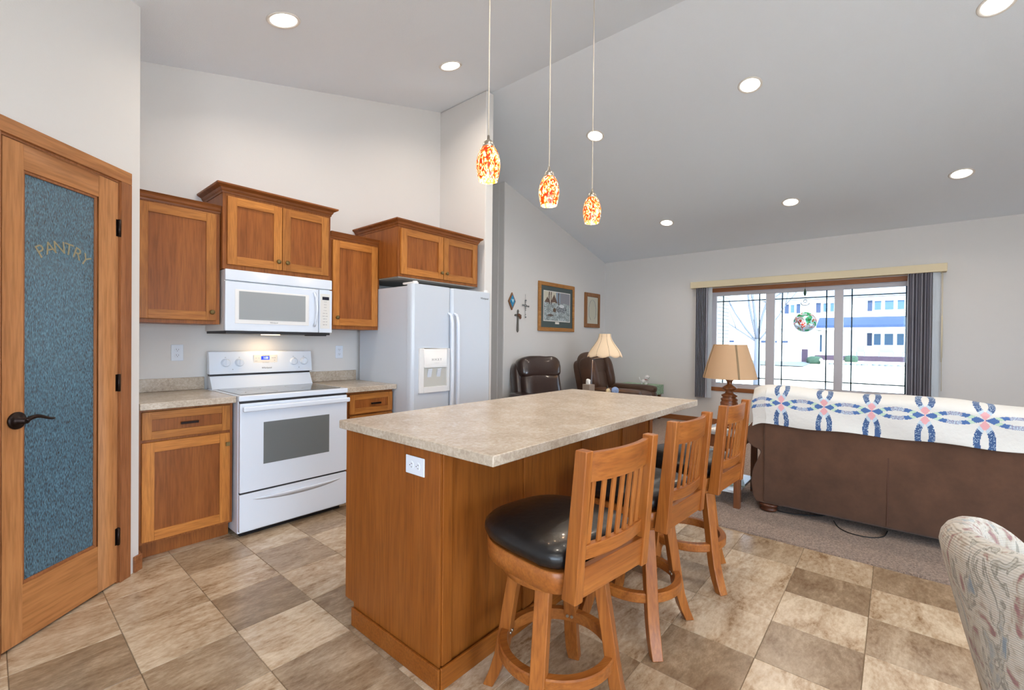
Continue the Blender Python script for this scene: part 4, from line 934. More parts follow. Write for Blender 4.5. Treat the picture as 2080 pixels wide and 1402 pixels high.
# quilt with a double wedding ring pattern, drawn as vertex colours on real draped cloth
def quilt():
    white = (.64, .63, .60); blue = S('47689E')[:3]; navy = S('3A5682')[:3]; pink = S('D8A0A4')[:3]; green = S('B4CCB6')[:3]; pale = S('B2C4D2')[:3]; prt = S('8E8CA4')[:3]
    s0 = .262; Rr = s0*math.sqrt(.5)*1.02; wband = .036
    def colr(u, v):
        # nodes at (i*s0, j*s0); every pair of neighbouring nodes is joined by a lens of two arcs
        nu, nv = round(u/s0), round(v/s0)
        for horiz, t, w, hh in ((True, (u/s0) % 1-.5, v/s0-nv, .150), (False, (v/s0) % 1-.5, u/s0-nu, .185)):
            Ra = (.25+hh*hh)/(2*hh); r = math.hypot(t, abs(w)+Ra-hh)
            if r > Ra: continue
            if r < Ra-(.092 if horiz else .115): return white
            a = .5-abs(t)
            if a < .25-abs(w)*1.5: return blue if horiz else pink
            if a < .34-abs(w)*1.2: return green if horiz else pale
            sp = mnoise.noise(Vector((u*260, v*260, 0)))
            if horiz:
                if a < .40-abs(w)*.3: return blue
                return pale if sp > .05 else prt
            return pale if sp > .35 else navy
        return white
    bm = bmesh.new(); lay = bm.loops.layers.float_color.new('quilt')
    # cross-section: u along -Y, v along drape (v=0 at bottom hem on the camera side)
    def sec(v, u):
        # path: up the back of the sofa, over the top, down the seat side
        wv = .012*math.sin(u*5.1+1)+.010*math.sin(u*11.3)+.006*math.sin(u*23)
        top = .945+.018*math.sin(u*2.9+.6)+.012*math.sin(u*7.7)+.018*min(1, u/1.2)
        z0 = .690
        h1 = top-z0-.06
        if v < h1: return SX-.030+.008*math.sin(v*20+u*9)*(1-v/h1)-.006*math.sin(u*14)*(1-v/h1)-.01*(v/h1), z0+v+.006*math.sin(u*13)*(1-v/h1)
        q = v-h1; Rc = .1
        if q < PI*Rc:
            a = q/Rc; return SX-.040+.13*(1-math.cos(a))+0, top-.06+.06*math.sin(a)+.25*wv*math.sin(a)
        q -= PI*Rc
        return SX+.222+q*.1, top-.06-q
    QU, QV = .775-.613, .168; NU, NV = 560, 150; U0, U1, V1 = -.035, 2.02, .60
    grid = []
    for i in range(NU+1):
        u = U0+(U1-U0)*i/NU; row = []
        for j in range(NV+1):
            v = V1*j/NV; x, z = sec(v, u+.06); y = .775-u
            if u < .06:   # end falls over the arm
                k = (.06-u)/.095; y = .775-u-.004*math.sin(v*30); z -= .03*k*k*(1 if v < .3 else .6); x += .02*k
            row.append(bm.verts.new((x, y, z)))
        grid.append(row)
    for i in range(NU):
        for j in range(NV):
            f = bm.faces.new((grid[i][j], grid[i+1][j], grid[i+1][j+1], grid[i][j+1])); f.smooth = True
            u = U0+(U1-U0)*(i+.5)/NU; v = V1*(j+.5)/NV
            c = colr(u+.262-QU, v+.262-QV)
            for l in f.loops: l[lay] = (*c, 1)
    b = MB(); b.bm.free(); b.bm = bm
    o = b.build('quilt', attr_mat('quilt_cloth', 'quilt', .9, .2, .35, 35)); m = o.modifiers.new('thick', 'SOLIDIFY'); m.thickness = .008; m.offset = 0
    return tag(o, 'white quilt with blue ring patchwork draped over the sofa back', 'quilt')
quilt()
# cables on the carpet
def smooth_path(p, k=8):
    p = [Vector(q) for q in p]; p = [p[0]]+p+[p[-1]]; o = []
    for i in range(1, len(p)-2):
        for j in range(k):
            t = j/k; a, b_, c_, d_ = p[i-1:i+3]
            o.append(.5*((2*b_)+(c_-a)*t+(2*a-5*b_+4*c_-d_)*t*t+(3*b_-a-3*c_+d_)*t**3))
    return o+[p[-2]]
b = MB(); b.tube(smooth_path([(4.0, .86, .13), (4.0, .8, .05), (3.96, .72, .017), (3.9, .62, .016), (3.95, .45, .017), (4.1, .3, .017)]), .004, 6); tag(b.build('black_cord', M['cable']), 'black cord running from the end table behind the sofa foot', 'cord')
b = MB(); b.tube(smooth_path([(3.95, .30, .017), (3.83, .26, .016), (3.765, .19, .016), (3.77, .09, .016), (3.85, .02, .016), (3.98, .0, .017)]), .0035, 6); tag(b.build('black_cord', M['cable']), 'black cord looping out from under the sofa onto the carpet', 'cord')

# ------------------------------------------------------------------ recliners
def recliner(cx, cy, ang, label, mat, wing=False, sc=1.0, hgt=1.07):
    t = thing('recliner', label, 'recliner', (0, 0, 0), 'brown leather recliners by the picture wall')
    # local frame: facing +x
    lean = Matrix.Rotation(-.22, 3, 'Y'); k = hgt/1.07
    b = MB(); b.box(-.33, .42, -.28, .28, .06, .28); b.build('base', mat, t, bevel=.02, seg=3)
    b = MB(); b.puff((.12, 0, .38), (.36, .27, .11), .4); b.build('seat_cushion', mat, t)
    for s_ in (-1, 1):
        b = MB(); b.puff((.06, s_*.36, .28), (.42, .10, .22), .35); b.puff((.10, s_*.37, .48), (.38, .115, .06), .5); b.build('arm', mat, t)
    b = MB(); b.puff((-.36, 0, .62*k), (.09, .33, .42*k), .32, lean); b.build('back_shell', mat, t)
    b = MB(); b.puff((-.27, 0, .62*k), (.10, .27, .24), .45, lean, wob=.02); b.build('back_cushion', mat, t)
    b = MB(); b.puff((-.335, 0, .93*k), (.115, .30, .145), .5, lean, wob=.015); b.build('headrest', mat, t)
    if wing:
        b = MB(); b.puff((-.37, 0, .90*k), (.10, .34, .22), .75, lean); b.build('rounded_top', mat, t)
        for s_ in (-1, 1):
            b = MB(); b.puff((-.25, s_*.31, .80*k), (.12, .075, .24), .6, lean); b.build('wing', mat, t)
    t.rotation_euler.z = ang; t.location = (cx, cy, .012); t.scale = (sc, sc, sc)
    return t
recliner(4.93, 3.50, math.radians(-112), 'dark brown leather recliner with shiny headrest under the crosses', M['leather_brown'], hgt=.93, sc=1.13)
recliner(6.40, 3.34, math.radians(-82), 'brown winged recliner in the corner behind the floor lamp', M['recl_fabric'], True, hgt=.93, sc=1.13)

# ------------------------------------------------------------------ floor lamp
fl = thing('floor_lamp', 'floor lamp with scalloped cream shade between the two recliners', 'lamp', (5.57, 3.30, .012))
b = MB(); b.lathe([(.14, 0), (.14, .012), (.03, .03), (.012, .05)], (5.57, 3.30, .012), 28); b.build('base', M['bronze'], fl)
b = MB(); b.cyl((5.57, 3.30, .04), (5.585, 3.27, 1.05), .011, seg=12); b.tube([(5.585, 3.27, 1.045), (5.62, 3.24, 1.066), (5.66, 3.20, 1.072), (5.69, 3.17, 1.075), (5.705, 3.155, 1.10), (5.71, 3.15, 1.2)], .009, 10); b.build('pole', pb('lamp_pole_metal', '6A6A74', .3, metal=.9), fl)
b = MB(); n = 96; rings = []
for j in range(15):
    s_ = j/14; z = 1.115+.305*s_; rings.append([])
    rad = .082+.155*(1-s_)**1.15*(1+.25*math.sin(PI*s_)*0)
    rad = .082+.155*(.5+.5*math.cos(PI*s_**.85))
    for i in range(n):
        a = 2*PI*i/n; sc_ = abs(math.sin(4*a)); rr = rad*(1+.045*sc_*(1-s_)); zz = z-.03*sc_*(1-s_)**3
        rings[-1].append(Vector((5.715+rr*math.cos(a), 3.145+rr*math.sin(a), zz)))
b.loft(rings, False, smooth=True); sh_ = b.build('lamp_shade', shade_mat('cream_fabric_shade', 'E2CDB0', (1, .66, .38), .22), fl); m = sh_.modifiers.new('t', 'SOLIDIFY'); m.thickness = .002
b = MB()
for k in range(8):
    a = k*PI/4; pts = []
    for j in range(15):
        s_ = j/14; rad = .082+.155*(.5+.5*math.cos(PI*s_**.85))+.002; pts.append((5.715+rad*math.cos(a), 3.145+rad*math.sin(a), 1.115+.305*s_))
    b.tube(pts, .002, 6)
b.build('shade_rib', pb('rib_tan', 'A08A6C', .8), sh_)
l = bpy.data.lights.new('bulb_light', 'POINT'); l.energy = 4; l.color = (1, .75, .48); l.shadow_soft_size = .03; q = bpy.data.objects.new('bulb_light', l); COL.objects.link(q); q.parent = fl; q.location = Vector((5.715, 3.145, 1.30))-Vector(fl.location)
b = MB(); b.lathe([(.001, 0), (.025, .02), (.03, .05), (.015, .09)], (5.715, 3.145, 1.2), 16); b.build('bulb', M['bulb'], fl)

# side table between the recliners with small things
TX, TY, TT = 4.78, 2.60, .650
stb = thing('side_table', 'small dark round side table between the recliners behind the island', 'table', (TX, TY, .012))
b = MB(); b.lathe([(.365, .61), (.37, .618), (.37, .63), (.36, .637)], (TX, TY, .012), 44); b.build('tabletop', M['tablewood'], stb)
b = MB(); b.lathe([(.2, 0), (.19, .02), (.04, .05), (.03, .3), (.045, .45), (.03, .5), (.14, .609)], (TX, TY, .012), 28); b.build('pedestal', M['tablewood'], stb)
bx, by = 4.455, 2.655
b = MB(); Mr = Matrix.Translation((bx, by, TT)) @ Matrix.Rotation(-.15, 4, 'Z'); b.box(-.05, .05, -.05, .05, 0, .165, Mr); tb = b.build('tissue_box', [pb('tissue_box_taupe', '8A7A6C', .6)], None, bevel=.003); tag(tb, 'taupe tissue box with white tissue behind the island counter', 'tissue box')
tb['_org'] = list(tb.location)
b = MB(); rings = []
for j in range(6):
    s_ = j/5; rings.append([Vector((bx-.01+(.008+.02*s_)*math.cos(a)*(1+.3*math.sin(3*a+j)), by+(.03-.005*s_)*math.sin(a), TT+.16+.06*s_*(1+.12*math.sin(2*a)))) for a in [2*PI*i/16 for i in range(16)]])
b.loft(rings, True, smooth=True); b.build('tissue', M['paper'], tb)
b = MB(); Mr = Matrix.Translation((5.05, 2.63, TT+.048)) @ Matrix.Rotation(math.radians(-140), 4, 'Z') @ Matrix.Rotation(PI/2, 4, 'Y')
b.lathe([(.047, 0), (.047, .004), (.035, .008), (.001, .01)], (0, 0, 0), 32)
for v in b.bm.verts: v.co = Mr @ v.co
tag(b.build('decorative_plate', pb('blue_white_plate', '8FA8D4', .3, var=.3, vscale=30)), 'round blue and white plate standing on the side table', 'plate')
b = MB(); b.puff((4.93, 2.66, TT+.042), (.036, .028, .042), .9); tag(b.build('glass_figurine', pb('amber_white_glass', 'C8B48C', .15, var=.5, vscale=25)), 'small amber and white figurine beside the blue plate', 'figurine')
b = MB(); b.lathe([(.016, 0), (.018, .05), (.014, .07), (.007, .085), (.007, .108), (.001, .11)], (5.02, 2.72, TT), 16); tag(b.build('small_bottle', M['black']), 'small black bottle behind the blue plate', 'bottle')

# corner table with green cloth and toy dog
ct = thing('corner_table', 'dark wooden corner table under a green fringed cloth', 'table', (7.12, 3.35, .012))
b = MB(); b.box(7.07, 7.44, 3.0, 3.62, .56, .585); b.build('tabletop', M['tablewood'], ct, bevel=.004)
for x in (7.10, 7.41):
    for y in (3.03, 3.59):
        b = MB(); b.box(x-.022, x+.022, y-.022, y+.022, .012, .5595); b.build('leg', M['tablewood'], ct)
M['cloth_g'] = pb('green_lace', '9DB8A0', .9, var=.35, vscale=30, bump=.4, bscale=120)
b = MB(); b.box(7.06, 7.46, 2.98, 3.64, .5855, .591)
for (x0, x1, y0, y1) in ((7.06, 7.46, 2.975, 2.98), (7.055, 7.06, 2.98, 3.64)):
    n = 40
    for k in range(n):
        s0_, s1_ = k/n, (k+.75)/n; d_ = .14+.02*math.sin(k*1.7)
        if y1-y0 < .02: b.box(x0+(x1-x0)*s0_, x0+(x1-x0)*s1_, y0-.002*(k % 3), y1, .59-d_, .59)
        else: b.box(x0-.002*(k % 3), x1, y0+(y1-y0)*s0_, y0+(y1-y0)*s1_, .59-d_, .59)
tag(b.build('table_cloth', M['cloth_g']), 'pale green fringed cloth on the corner table', 'tablecloth')
dg_ = thing('plush_dog', 'small white toy dog with red collar on the green cloth', 'toy', (7.16, 3.22, .592))
mt = pb('plush_white', 'E6E6E6', .95, bump=.8, bscale=150)
dcx, dcy = 7.20, 3.20; rt_ = Vector((.649, -.761, 0))
def dq(r, u): return (dcx+rt_.x*r, dcy+rt_.y*r, .592+u)
b = MB(); b.puff(dq(-.02, .055), (.045, .035, .035), .9); b.puff(dq(.04, .115), (.045, .042, .045), .9)
for r in (-.045, .01, .03):
    b.puff(dq(r, .02), (.014, .014, .022), .8)
b.tube([dq(-.06, .06), dq(-.085, .09), dq(-.09, .125)], .010, 8); b.build('body', mt, dg_)
b = MB(); vw = Vector((-.761, -.649, 0))
for r, u in ((.03, .122), (.06, .122), (.045, .108)):
    p = Vector(dq(r, u))+vw*.044; b.puff(p, (.006, .006, .006), 1)
b.build('face', M['black'], dg_)
b = MB(); b.lathe([(.034, 0), (.038, .005), (.034, .01)], dq(.03, .078), 20); b.build('collar', pb('red_collar', 'A02830', .6), dg_)

# ------------------------------------------------------------------ pictures and wall ornaments
def frame(name, label, x0, x1, z0, z1, w, mat, cat='picture', dep=.028):
    t = thing(name, label, cat, ((x0+x1)/2, YL-dep/2, z0))
    b = MB(); y0, y1 = YL-dep, YL-.001
    b.box(x0, x0+w, y0, y1, z0, z1); b.box(x1-w, x1, y0, y1, z0, z1); b.box(x0+w, x1-w, y0, y1, z0, z0+w); b.box(x0+w, x1-w, y0, y1, z1-w, z1)
    b.build('frame', mat, t, bevel=.005); return t
f1 = frame('framed_picture', 'large oak framed winter village print with dark green mat', 5.44, 6.44, 1.47, 2.235, .058, M['frame1'])
b = MB(); b.box(5.495, 6.385, YL-.016, YL-.010, 1.525, 2.18); b.build('mat_board', pb('mat_green', '4E5A5A', .8), f1)
def painting():
    bm = bmesh.new(); lay = bm.loops.layers.float_color.new('art'); x0, x1, z0, z1 = 5.565, 6.315, 1.625, 2.105; NX, NZ = 120, 78; g = []
    for i in range(NX+1): g.append([bm.verts.new((x0+(x1-x0)*i/NX, YL-.0172, z0+(z1-z0)*j/NZ)) for j in range(NZ+1)])
    def c(u, v):
        n = mnoise.noise(Vector((u*9, v*9, 0))); n2 = mnoise.noise(Vector((u*40, v*40, 5)))
        if u < .02 or u > .98 or v < .03 or v > .97: return (.75, .75, .72)
        snow = Vector((.34, .40, .42))*(1+1.1*n2)*(1+.6*n)
        if v > .62+.04*n:
            col = Vector((.62, .60, .50)) if u < .45 else Vector((.28, .36, .46)); 
            if u > .62: col = Vector((.20, .22, .27))+Vector((.1, .08, .06))*abs(math.sin(u*90))
        else: col = snow
        def tri(cx, w, b_, t_): return abs(u-cx) < w*(1-(v-b_)/(t_-b_)) and b_ < v < t_
        if tri(.38, .13, .62, .90) or tri(.14, .10, .62, .80): col = Vector((.13, .08, .06))*(1+n2)
        if tri(.38, .11, .61, .645): col = Vector((.65, .6, .5))
        for tx, w in ((.22, .018), (.29, .014), (.56, .018)):
            if abs(u-tx-.02*math.sin(v*6)) < w and v > .56: col = Vector((.09, .06, .05))
        if ((u-.66)/.20)**2+((v-.42)/.13)**2 < 1+.5*n2: col = Vector((.12, .14, .16)) if n2 < .15 else Vector((.5, .55, .6))
        if ((u-.67)/.10)**2+((v-.53)/.055)**2 < 1: col = Vector((.68, .72, .75))
        if ((u-.40)/.055)**2+((v-.38)/.07)**2 < 1+n2: col = Vector((.12, .07, .04))
        if ((u-.25)/.10)**2+((v-.20)/.035)**2 < 1+2*n2: col = Vector((.11, .07, .05))
        return tuple(max(.01, q) for q in col)
    for i in range(NX):
        for j in range(NZ):
            f = bm.faces.new((g[i][j], g[i+1][j], g[i+1][j+1], g[i][j+1])); cc = c((i+.5)/NX, (j+.5)/NZ)
            for l in f.loops: l[lay] = (*cc, 1)
    b = MB(); b.bm.free(); b.bm = bm; return b.build('print', attr_mat('winter_print', 'art', .5, 0, 0), f1)
painting()
b = MB(); b.box(5.885, 5.995, YL-.0185, YL-.0165, 1.585, 1.618); b.build('title_plate', M['paper'], f1)
f2 = frame('framed_picture', 'smaller brown framed pale sampler near the room corner', 6.785, 7.305, 1.565, 2.18, .068, M['frame2'])
b = MB(); b.box(6.85, 7.24, YL-.015, YL-.009, 1.63, 2.115); b.build('sheet', pb('pale_sheet', 'C9C7B8', .7), f2)
b = MB(); pts = [(7.045+.125*math.cos(a)*(1+.04*math.sin(9*a)), YL-.0165, 1.87+.19*math.sin(a)) for a in [2*PI*i/48*.82-.9 for i in range(49)]]; b.tube(pts, .006, 6, flat=.3); b.build('wreath_drawing', pb('faint_wreath', 'AEB2B4', .8), f2)
dm = thing('diamond_plaque', 'blue diamond shaped plaque in a brown frame on the wall', 'wall ornament', (4.82, YL-.01, 1.75))
def dia(b, s_, y0, y1, wx=.075, hz=.125): b.prism([(4.82-wx*s_, 1.872), (4.82, 1.872-hz*s_), (4.82+wx*s_, 1.872), (4.82, 1.872+hz*s_)], 'y', y0, y1)
b = MB(); dia(b, 1, YL-.02, YL-.001); b.build('frame', M['frame2'], dm)
b = MB(); dia(b, .72, YL-.024, YL-.0195); b.build('tile', pb('blue_glass_tile', '2C86B8', .15, var=.5, vscale=12), dm)
b = MB(); b.box(4.79, 4.85, YL-.0255, YL-.0238, 1.895, 1.902); b.prism([(4.80, 1.893), (4.85, 1.893), (4.828, 1.85)], 'y', YL-.0255, YL-.0238); b.build('emblem', pb('pale_blue', 'A8DCEC', .4), dm)
M['pewter'] = pb('pewter', '6E6A64', .4, metal=.8, bump=.8, bscale=120)
cr = thing('wall_cross', 'tall dark pewter cross with brown ribbon, lowest on the wall', 'cross', (4.96, YL-.01, 1.43))
b = MB(); b.prism([(4.94, 1.455), (4.958, 1.43), (4.978, 1.455), (4.972, 1.72), (4.98, 1.74), (4.962, 1.765), (4.944, 1.74), (4.948, 1.72)], 'y', YL-.016, YL-.001)
b.prism([(4.885, 1.675), (4.9, 1.665), (5.02, 1.665), (5.04, 1.68), (5.02, 1.695), (4.9, 1.695)], 'y', YL-.018, YL-.0012); b.build('cross', M['pewter'], cr, bevel=.003)
b = MB(); b.puff((4.97, YL-.024, 1.682), (.03, .008, .022), .9); b.puff((5.0, YL-.022, 1.655), (.026, .006, .03), .9); b.build('ribbon', pb('brown_ribbon', '6B4630', .7), cr)
cr = thing('wall_cross', 'slender silver beaded cross beside the large picture', 'cross', (5.13, YL-.01, 1.64))
M['silver'] = pb('silver_beads', '8A8E92', .25, metal=.7)
b = MB()
for x, z, r in ((5.13, 1.905, .017), (5.13, 1.872, .01), (5.065, 1.835, .014), (5.09, 1.832, .009), (5.17, 1.826, .009), (5.20, 1.822, .014), (5.13, 1.79, .011), (5.13, 1.765, .009), (5.13, 1.66, .014), (5.13, 1.70, .007)): b.puff((x, YL-.015, z), (r, r*.7, r), 1, nu=12, nv=8)
b.tube([(5.13+.02*math.cos(a), YL-.014, 1.83+.02*math.sin(a)) for a in [2*PI*i/16 for i in range(17)]], .005, 6); b.build('beads', M['silver'], cr)
b = MB(); b.tube([(5.13, YL-.01, 2.0), (5.13, YL-.01, 1.65)], .002, 6); b.tube([(5.06, YL-.01, 1.835), (5.2, YL-.01, 1.824)], .002, 6); b.build('wire', M['silver'], cr)

# ------------------------------------------------------------------ dining chair (foreground right)
def tapestry():
    m, N, L, b = new_mat('tapestry'); tc = N.new('ShaderNodeTexCoord')
    mp = N.new('ShaderNodeMapping'); mp.inputs['Scale'].default_value = (30, 30, 7); L.new(tc.outputs['Object'], mp.inputs[0])
    n = N.new('ShaderNodeTexNoise'); n.inputs['Scale'].default_value = 1; n.inputs['Detail'].default_value = 3; n.inputs['Distortion'].default_value = 1.2; L.new(mp.outputs[0], n.inputs['Vector'])
    r = N.new('ShaderNodeValToRGB'); e = r.color_ramp.elements; e[0].position = .30; e[0].color = S('7C5A58'); e[1].position = .72; e[1].color = S('74828E')
    for p_, c_ in ((.36, '8E6462'), (.41, 'A09484'), (.46, 'B4ACA0'), (.54, 'B8B2A8'), (.58, '7C786C'), (.62, 'ACA69A')):
        k = e.new(p_); k.color = S(c_)
    L.new(n.outputs['Fac'], r.inputs[0]); L.new(r.outputs[0], b.inputs['Base Color']); b.inputs['Roughness'].default_value = .95; b.inputs['Sheen Weight'].default_value = .3
    w = N.new('ShaderNodeTexWave'); w.bands_direction = 'Z'; w.inputs['Scale'].default_value = 60; w.inputs['Distortion'].default_value = 1.5; L.new(tc.outputs['Object'], w.inputs['Vector'])
    bp = N.new('ShaderNodeBump'); bp.inputs['Strength'].default_value = .5; bp.inputs['Distance'].default_value = .003; L.new(w.outputs['Fac'], bp.inputs['Height']); L.new(bp.outputs[0], b.inputs['Normal']); return m
M['tap'] = tapestry()
def dining_chair(cx, cy, ang, H=.865):
    t = thing('dining_chair', 'cream tapestry barrel-back dining chair at the lower right corner', 'chair', (0, 0, 0))
    # local: opening toward +x
    b = MB(); n = 40; rings = []
    for i in range(n+1):
        a = math.radians(180-118+236*i/n)           # around the back
        s_ = abs((i-n/2)/(n/2)); ro = .30; top = H-.26*s_**2.2; th = .075
        u = Vector((math.cos(a), math.sin(a), 0)); ring = []
        pr = []
        zb = .40; ro = .226; top = H-.18*s_**4.7; th = .082
        for k in range(9): f = k/8; pr.append((ro-.10*(1-f)**1.1, zb+(top-.05-zb)*f))
        for k in range(1, 8): q = PI*k/8; pr.append((ro-th/2+th/2*math.cos(q), top-.05+.05*math.sin(q)))
        for k in range(9): f = 1-k/8; pr.append((ro-th-.06*(1-f), zb+(top-.05-zb)*f))
        rings.append([u*r_+Vector((0, 0, z)) for r_, z in pr])
    b.loft(rings, True, smooth=True); b.build('backrest', M['tap'], t)
    b = MB(); b.puff((.06, 0, .45), (.15, .13, .06), .6); b.build('seat', M['tap'], t)
    b = MB(); b.lathe([(.15, .32), (.17, .34), (.17, .395)], (0, 0, 0), 32); b.build('seat_frame', M['stool_x'], t)
    for k in range(4):
        a = PI/4+k*PI/2; b = MB(); b.cyl((.11*math.cos(a), .11*math.sin(a), .33), (.24*math.cos(a), .24*math.sin(a), 0), .02, .015, 12); b.build('leg', M['stool'], t)
    t.location = (cx, cy, 0); t.rotation_euler.z = ang; return t
dining_chair(1.488, -.342, math.radians(-65))

# ------------------------------------------------------------------ outdoors
def ground_z(x): return -.62+.80*(x-8)/26
b = MB(); b.quad([(7.9, -40, ground_z(7.9)), (60, -40, ground_z(60)), (60, 60, ground_z(60)), (7.9, 60, ground_z(7.9))]); struct(b.build('lawn', pb('pale_winter_lawn', 'DAD2BC', 1, var=.15, vscale=.6)))
b = MB(); b.quad([(11, -40, ground_z(11)+.03), (20, -40, ground_z(20)+.03), (20, 60, ground_z(20)+.03), (11, 60, ground_z(11)+.03)]); struct(b.build('street', M['concrete']))
b = MB(); b.quad([(29.5, 3.9, ground_z(29.5)+.05), (36, 3.9, ground_z(36)+.05), (36, 16, ground_z(36)+.05), (29.5, 18, ground_z(29.5)+.05)]); struct(b.build('driveway', pb('driveway_grey', '4C565E', .9)))
b = MB(); b.quad([(-20, -16, -.3), (7.8, -16, -.3), (7.8, 12, -.3), (-20, 12, -.3)]); struct(b.build('yard', M['concrete']))
SID = pb('white_siding', 'E8E8E6', .8); SHUT = pb('shutter_blue', '1A2C48', .7); ROOFB = pb('blue_roof', '1A3050', .8); ROOFG = pb('grey_roof', '687078', .9); WGL = pb('house_window', '34506A', .8); BRK = pb('brick_purple', '2C2232', .9, var=.25, vscale=6)
hs = thing('neighbour_house', 'white two-storey house with blue shutters across the street', 'house', (40, 2, .2))
b = MB(); b.box(38.6, 46, -9, 7.4, .1, 4.62); b.build('wall', SID, hs)
b = MB(); b.prism([(38.15, 4.55), (46.4, 4.55), (42.3, 7.0)], 'y', -9.4, 7.8); b.build('roof', ROOFG, hs)
b = MB(); b.prism([(37.0, 2.45), (38.6, 2.45), (38.6, 3.22), (37.0, 2.62)], 'y', -9, 4.15); b.build('porch_roof', ROOFB, hs)
b = MB(); b.box(37.05, 38.6, -9, 4.1, 2.30, 2.45); b.build('porch_beam', SID, hs)
b = MB(); b.box(36.7, 38.6, -9, 4.3, .15, .57); b.build('porch_base', BRK, hs)
for y in (2.62, -2.5): b = MB(); b.box(37.1, 37.26, y-.07, y+.07, .57, 2.30); b.build('porch_post', pb('porch_post_grey', '8E9AA6', .8), hs)
def hwin(y0, y1, z0, z1, x=38.6):
    b = MB(); b.box(x-.08, x, y0, y1, z0, z1); f = b.build('window_frame', SID, hs); b = MB(); b.box(x-.1, x-.081, y0+.05, y1-.05, z0+.05, z1-.05); b.build('window_pane', WGL, f)
def shut(y0, y1, z0, z1): b = MB(); b.box(38.5, 38.6, y0, y1, z0, z1); b.build('shutter', SHUT, hs)
for z0, z1 in ((3.60, 4.30), (1.27, 2.11)):
    shut(1.21, 1.46, z0, z1); hwin(.70, 1.15, z0, z1); hwin(.07, .61, z0, z1); hwin(-.46, -.02, z0, z1); shut(-.78, -.52, z0, z1)
shut(4.08, 4.35, 3.58, 4.27); hwin(3.62, 3.97, 3.58, 4.27); hwin(3.25, 3.56, 3.58, 4.27); shut(6.04, 6.29, 3.58, 4.25); hwin(5.62, 5.96, 3.58, 4.25); shut(5.32, 5.54, 3.58, 4.25)
hwin(3.93, 4.14, .75, 2.05)
b = MB(); b.box(33.5, 38.6, 4.2, 15.5, .1, 2.35); b.build('garage_wall', SID, hs)
b = MB(); b.prism([(3.95, 2.3), (15.9, 2.3), (9.9, 4.5)], 'x', 33.2, 40); b.build('garage_roof', pb('pale_roof', 'A0A8B0', .9), hs)
for y0, y1 in ((4.9, 7.6), (8.1, 12.7)):
    b = MB(); b.box(33.42, 33.49, y0, y1, .15, 1.85); g_ = b.build('garage_door', pb('garage_white', 'D8D8D6', .7), hs)
    for k_ in range(int((y1-y0-.5)/.62)):
        k = y0+.35+k_*.62; b = MB(); b.box(33.40, 33.415, k, k+.3, 1.40, 1.54); b.build('garage_pane', SHUT, g_)
b = MB(); b.box(33.3, 33.5, 4.17, 4.48, .15, 1.01); b.build('brick_pier', BRK, hs)
def chair_out(x, y, w, label):
    t = thing('porch_chair', label, 'chair', (x, y, .571)); m = pb('porch_chair_blue', '66788E', .8); z = .571
    b = MB(); b.box(x-.2, x+.2, y-w/2, y+w/2, z+.26, z+.30); b.build('seat', m, t)
    b = MB(); b.box(x+.17, x+.21, y-w/2+.04, y+w/2-.04, z+.30, z+.68); b.build('backrest', m, t)
    for dy in (-w/2+.03, w/2-.03):
        for dx in (-.17, .17): b = MB(); b.box(x+dx-.02, x+dx+.02, y+dy-.02, y+dy+.02, z, z+.26); b.build('leg', m, t)
chair_out(37.6, 1.76, .46, 'pale blue chair on the porch across the street, nearer the door'); chair_out(37.6, .45, .78, 'pale blue bench on the porch under the triple window')
chair_out(37.6, -.55, .46, 'pale blue chair at the right end of the visible porch')
def bush(x, y, z, rx, rz, label):
    b = MB(); b.puff((x, y, z), (rx, rx, rz), .6, wob=.05, nu=24, nv=14); tag(b.build('bush', pb('bush_green', '22382E', 1, var=.3, vscale=5)), label, 'bush', 'clipped bushes before the porch')
bush(32.7, 3.74, ground_z(32.7)+.2, .39, .25, 'rounded green bush beside the garage across the street'); bush(35.6, 2.12, ground_z(35.6)+.16, .35, .24, 'rounded green bush in front of the porch post')
b = MB()
for k in range(30):
    x = 32.5+random.random()*.5; y = 3.0-random.random()*3.4; b.puff((x, y, ground_z(x)+.03), (.16, .14, .07), .9, nu=8, nv=6, wob=.03, seed=k)
o = b.build('landscape_rock', pb('grey_rock', '525C66', .95, var=.3)); o['label'] = 'grey landscaping rocks before the porch'; o['category'] = 'rocks'; o['kind'] = 'stuff'
t = thing('lamp_post', 'white globe lamp on a short post in the garden across the street', 'lamp post', (32.2, 3.35, ground_z(32.2)))
b = MB(); b.cyl((32.2, 3.35, ground_z(32.2)), (32.2, 3.35, ground_z(32.2)+.2), .03, seg=10); b.build('post', M['white_soft'], t); b = MB(); b.puff((32.2, 3.35, ground_z(32.2)+.27), (.09, .09, .09), 1); b.build('globe', M['white_soft'], t)
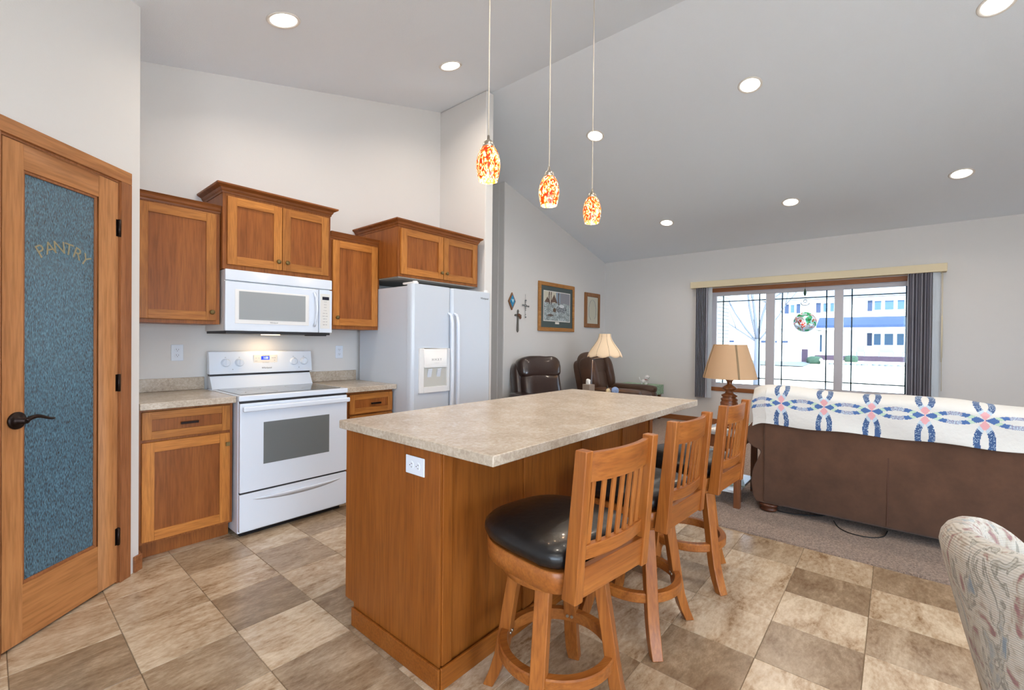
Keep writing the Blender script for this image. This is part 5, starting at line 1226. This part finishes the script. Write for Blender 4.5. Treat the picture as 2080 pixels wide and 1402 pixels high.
# bare tree
def tree():
    b = MB(); rnd = random.Random(5)
    def br(p, d, L_, r, k):
        n = 5; pts = [p]; q = p.copy(); dd = d.copy()
        for i in range(n): dd = (dd+Vector((rnd.uniform(-.12, .12), rnd.uniform(-.12, .12), rnd.uniform(-.02, .10)))).normalized(); q = q+dd*L_/n; pts.append(q.copy())
        b.tube(pts, r, 7, r2=r*.55)
        if k > 0:
            for m_ in range(3 if k > 1 else 2):
                nd = (dd+Vector((rnd.uniform(-.3, .3), rnd.uniform(-.8, .8), rnd.uniform(-.1, .5)))).normalized(); br(pts[rnd.choice([3, 4, 5])], nd, L_*.72, r*.5, k-1)
    z0 = ground_z(15); b.tube([(15, 3.15, z0-.05), (15, 3.14, .8), (15, 3.14, 1.45)], .10, 9, r2=.075)
    for d, L_, r in (((0, .03, 1), 2.0, .05), ((0, -.25, 1), 2.0, .045), ((.1, .6, .8), 1.4, .035), ((0, .9, .55), 1.2, .028), ((.1, -.8, 1), 1.3, .03), ((0, .25, 1), 1.9, .045)):
        br(Vector((15, 3.14, 1.35)), Vector(d).normalized(), L_, r, 3)
    return tag(b.build('bare_tree', pb('bark_grey', '4C525C', .9)), 'leafless young tree on the lawn outside the window', 'tree')
tree()
b = MB(); b.box(9.6, 10.6, 2.78, 3.6, -.6, 2.9)
def brickmat():
    m, N, L, b_ = new_mat('pale_brick'); tc = N.new('ShaderNodeTexCoord'); mp = N.new('ShaderNodeMapping'); mp.inputs['Rotation'].default_value = (PI/2, 0, 0); L.new(tc.outputs['Object'], mp.inputs[0])
    br = N.new('ShaderNodeTexBrick'); br.inputs['Color1'].default_value = S('8C8A80'); br.inputs['Color2'].default_value = S('7C7C74'); br.inputs['Mortar'].default_value = S('3C4448'); br.inputs['Scale'].default_value = 3.2; br.inputs['Mortar Size'].default_value = .03
    L.new(mp.outputs[0], br.inputs['Vector']); L.new(br.outputs['Color'], b_.inputs['Base Color']); return m
tag(b.build('brick_pier', brickmat()), 'pale brick pier outside at the left edge of the window', 'pier')
